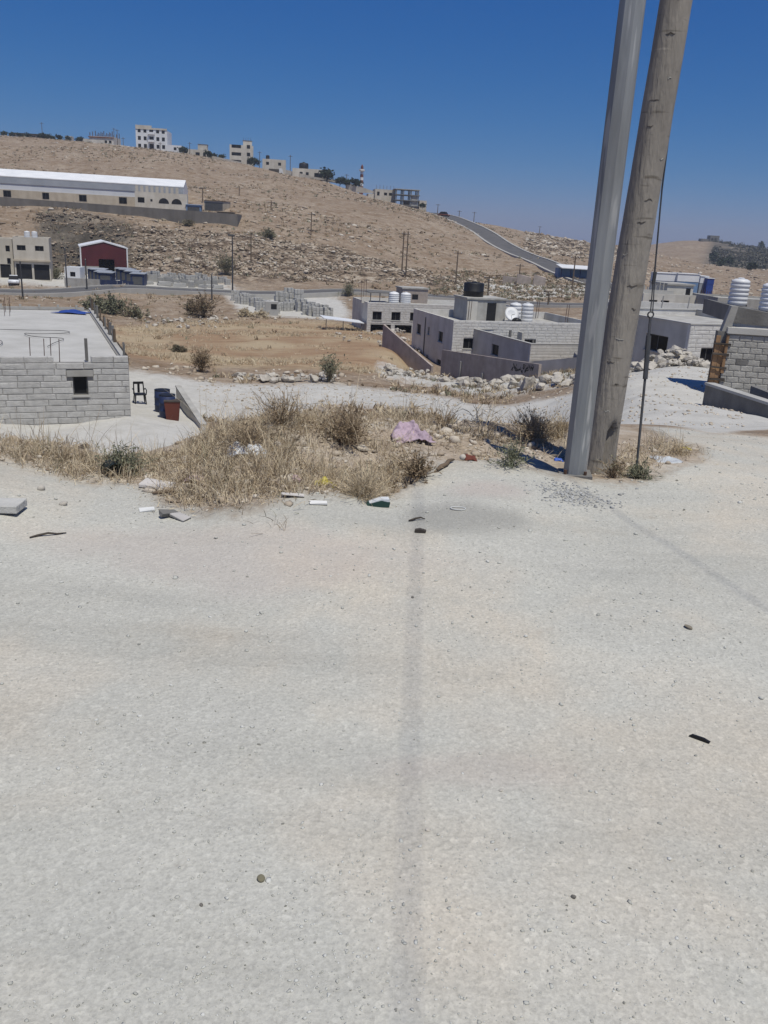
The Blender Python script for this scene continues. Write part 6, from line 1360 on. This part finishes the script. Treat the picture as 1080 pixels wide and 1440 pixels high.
def stick(px0, py0, px1, py1, r_, m, label, name='stick'):
    a, b_ = near(px0, py0), near(px1, py1); d_ = b_ - a; rn_ = random.Random(int(px0)); pts = [Vector((0, 0, r_))] + [d_ * f + Vector((rn_.uniform(-.012, .012), rn_.uniform(-.012, .012), r_ + rn_.uniform(0, .012))) for f in (.25, .5, .75)] + [d_ + Vector((0, 0, r_))]
    o = MB().tube(pts, [r_ * .6, r_, r_ * .9, r_ * .8, r_ * .4], 6).build(name, m, None, True); o.location = a; return tag(o, label, 'stick')
stick(43, 770, 94, 760, .006, MAT['wood_d'], 'thin dark crooked stick lying on the road at the left')
stick(614, 676, 637, 664, .018, MAT['wood'], 'short thick brown stick at the road edge below the bank')
stick(215, 703, 248, 702, .012, MAT['wood'], 'grey brown stick lying in the dirt below the flat board')
stick(574, 742, 597, 741, .007, MAT['wood_d'], 'small dark twig on the grey patch of road')
o = MB().prism([(-.028, 0), (.026, 0), (.03, .007), (.012, .014), (-.02, .012)], -.011, .011).build('plastic_strip', MAT['black']); put(o, 983, 1040, 'black plastic strip lying on the road at the right', 'litter', .002); o.rotation_euler = (0, 0, -.62); o.scale = (1.25, .42, .8)
o = MB().prism([(-.03, 0), (.03, 0), (.034, .012), (.0, .02), (-.028, .014)], -.014, .014).build('clod', MAT['wood_d']); put(o, 590, 757, 'dark clod just below the small twig on the grey patch', 'debris', .001)
def stone1(px, py, s_, m, label, seed, flat=.6):
    V, Fc, nv = rocks_mesh(np.zeros((1, 3)), [s_], seed, flat, .22); me = bpy.data.meshes.new('stone'); me.from_pydata(V.tolist(), [], Fc.tolist()); me.materials.append(m)
    o = bpy.data.objects.new('stone', me); COL.objects.link(o); md = o.modifiers.new('s', 'SUBSURF'); md.levels = md.render_levels = 2; put(o, px, py, label, 'stone', s_ * flat * .45); return o
stone1(968, 886, .031, LM('brown_stone', (.23, .20, .155), bump=.4), 'flat brownish round stone on the road at the right', 51, .45)
stone1(367, 1237, .0165, LM('olive_stone', (.20, .18, .12), bump=.4), 'small olive brown stone on the road at lower left', 52, .5)
stone1(602, 1167, .0085, MAT['rock'], 'small white stone near the middle of the road', 53)
stone1(704, 1111, .0095, MAT['rock'], 'small pale stone right of the cable shadow', 54)
stone1(650, 660, .045, MAT['rock'], 'white stone on the bank between the dry bush and the green sprig', 55)
stone1(580, 842, .010, MAT['pebble_d'], 'small dark stone left of the cable shadow', 56)
stone1(283, 1273, .0075, MAT['pebble_d'], 'small dark pebble on the road left of the olive stone', 57)
stone1(806, 1262, .010, MAT['pebble_d'], 'dark pebble on the lower right of the road', 58)
stone1(90, 722, .035, MAT['rock'], 'pale stone on the road shoulder right of the concrete slab', 59)
stone1(60, 705, .04, MAT['rock'], 'pale stone on the shoulder above the concrete slab', 60)
stone1(118, 634, .05, MAT['wood_d'], 'dark clod on the back edge of the bank at the left', 61)
rg_ = root('bottle_ring', 'pale plastic ring lying on the grey patch of road', 'litter', near(643, 729))
MB().tube([(.045 * math.cos(t_), .03 * math.sin(t_), .004) for t_ in np.linspace(0, 2 * math.pi, 21)], .0045, 6, cap=False).build('ring', LM('pale_plastic', (.56, .56, .54)), rg_, True)
bk = root('bucket', 'dark dented bucket lying on its side in the grey green weeds', 'bucket', near(153, 670) + Vector((0, 0, .055)), .4); bk.scale = (.52, .52, .52)
o = MB().lathe([(.07, 0), (.075, .01), (.10, .2), (.105, .205), (.095, .2), (.068, .02)], 16).build('body', LM('dark_green_plastic', (.03, .04, .035), rough=.5), bk, True); o.rotation_euler = (R(100), 0, R(20))
MB().tube([(.10 * math.cos(t_), -.2, .10 * math.sin(t_)) for t_ in np.linspace(0, 2 * math.pi, 13)], .006, 5, cap=False).build('rim', MAT['black'], bk)
# ---------------------------------------------------------------- thin dusty air
hz = MB().box(-2700, 2700, -2700, 2700, -62, 66).mesh('haze', MAT['white'])
hz.materials.clear(); hm = bpy.data.materials.new('dusty_air'); hm.use_nodes = True; hn = hm.node_tree
hn.nodes.remove(hn.nodes['Principled BSDF']); pv = hn.nodes.new('ShaderNodeVolumePrincipled')
pv.inputs['Color'].default_value = (.86, .90, .96, 1); pv.inputs['Density'].default_value = .00032; pv.inputs['Anisotropy'].default_value = .2
hn.links.new(pv.outputs[0], hn.nodes['Material Output'].inputs['Volume']); hz.materials.append(hm)
ho = bpy.data.objects.new('haze', hz); COL.objects.link(ho); tag(ho, kind='stuff')
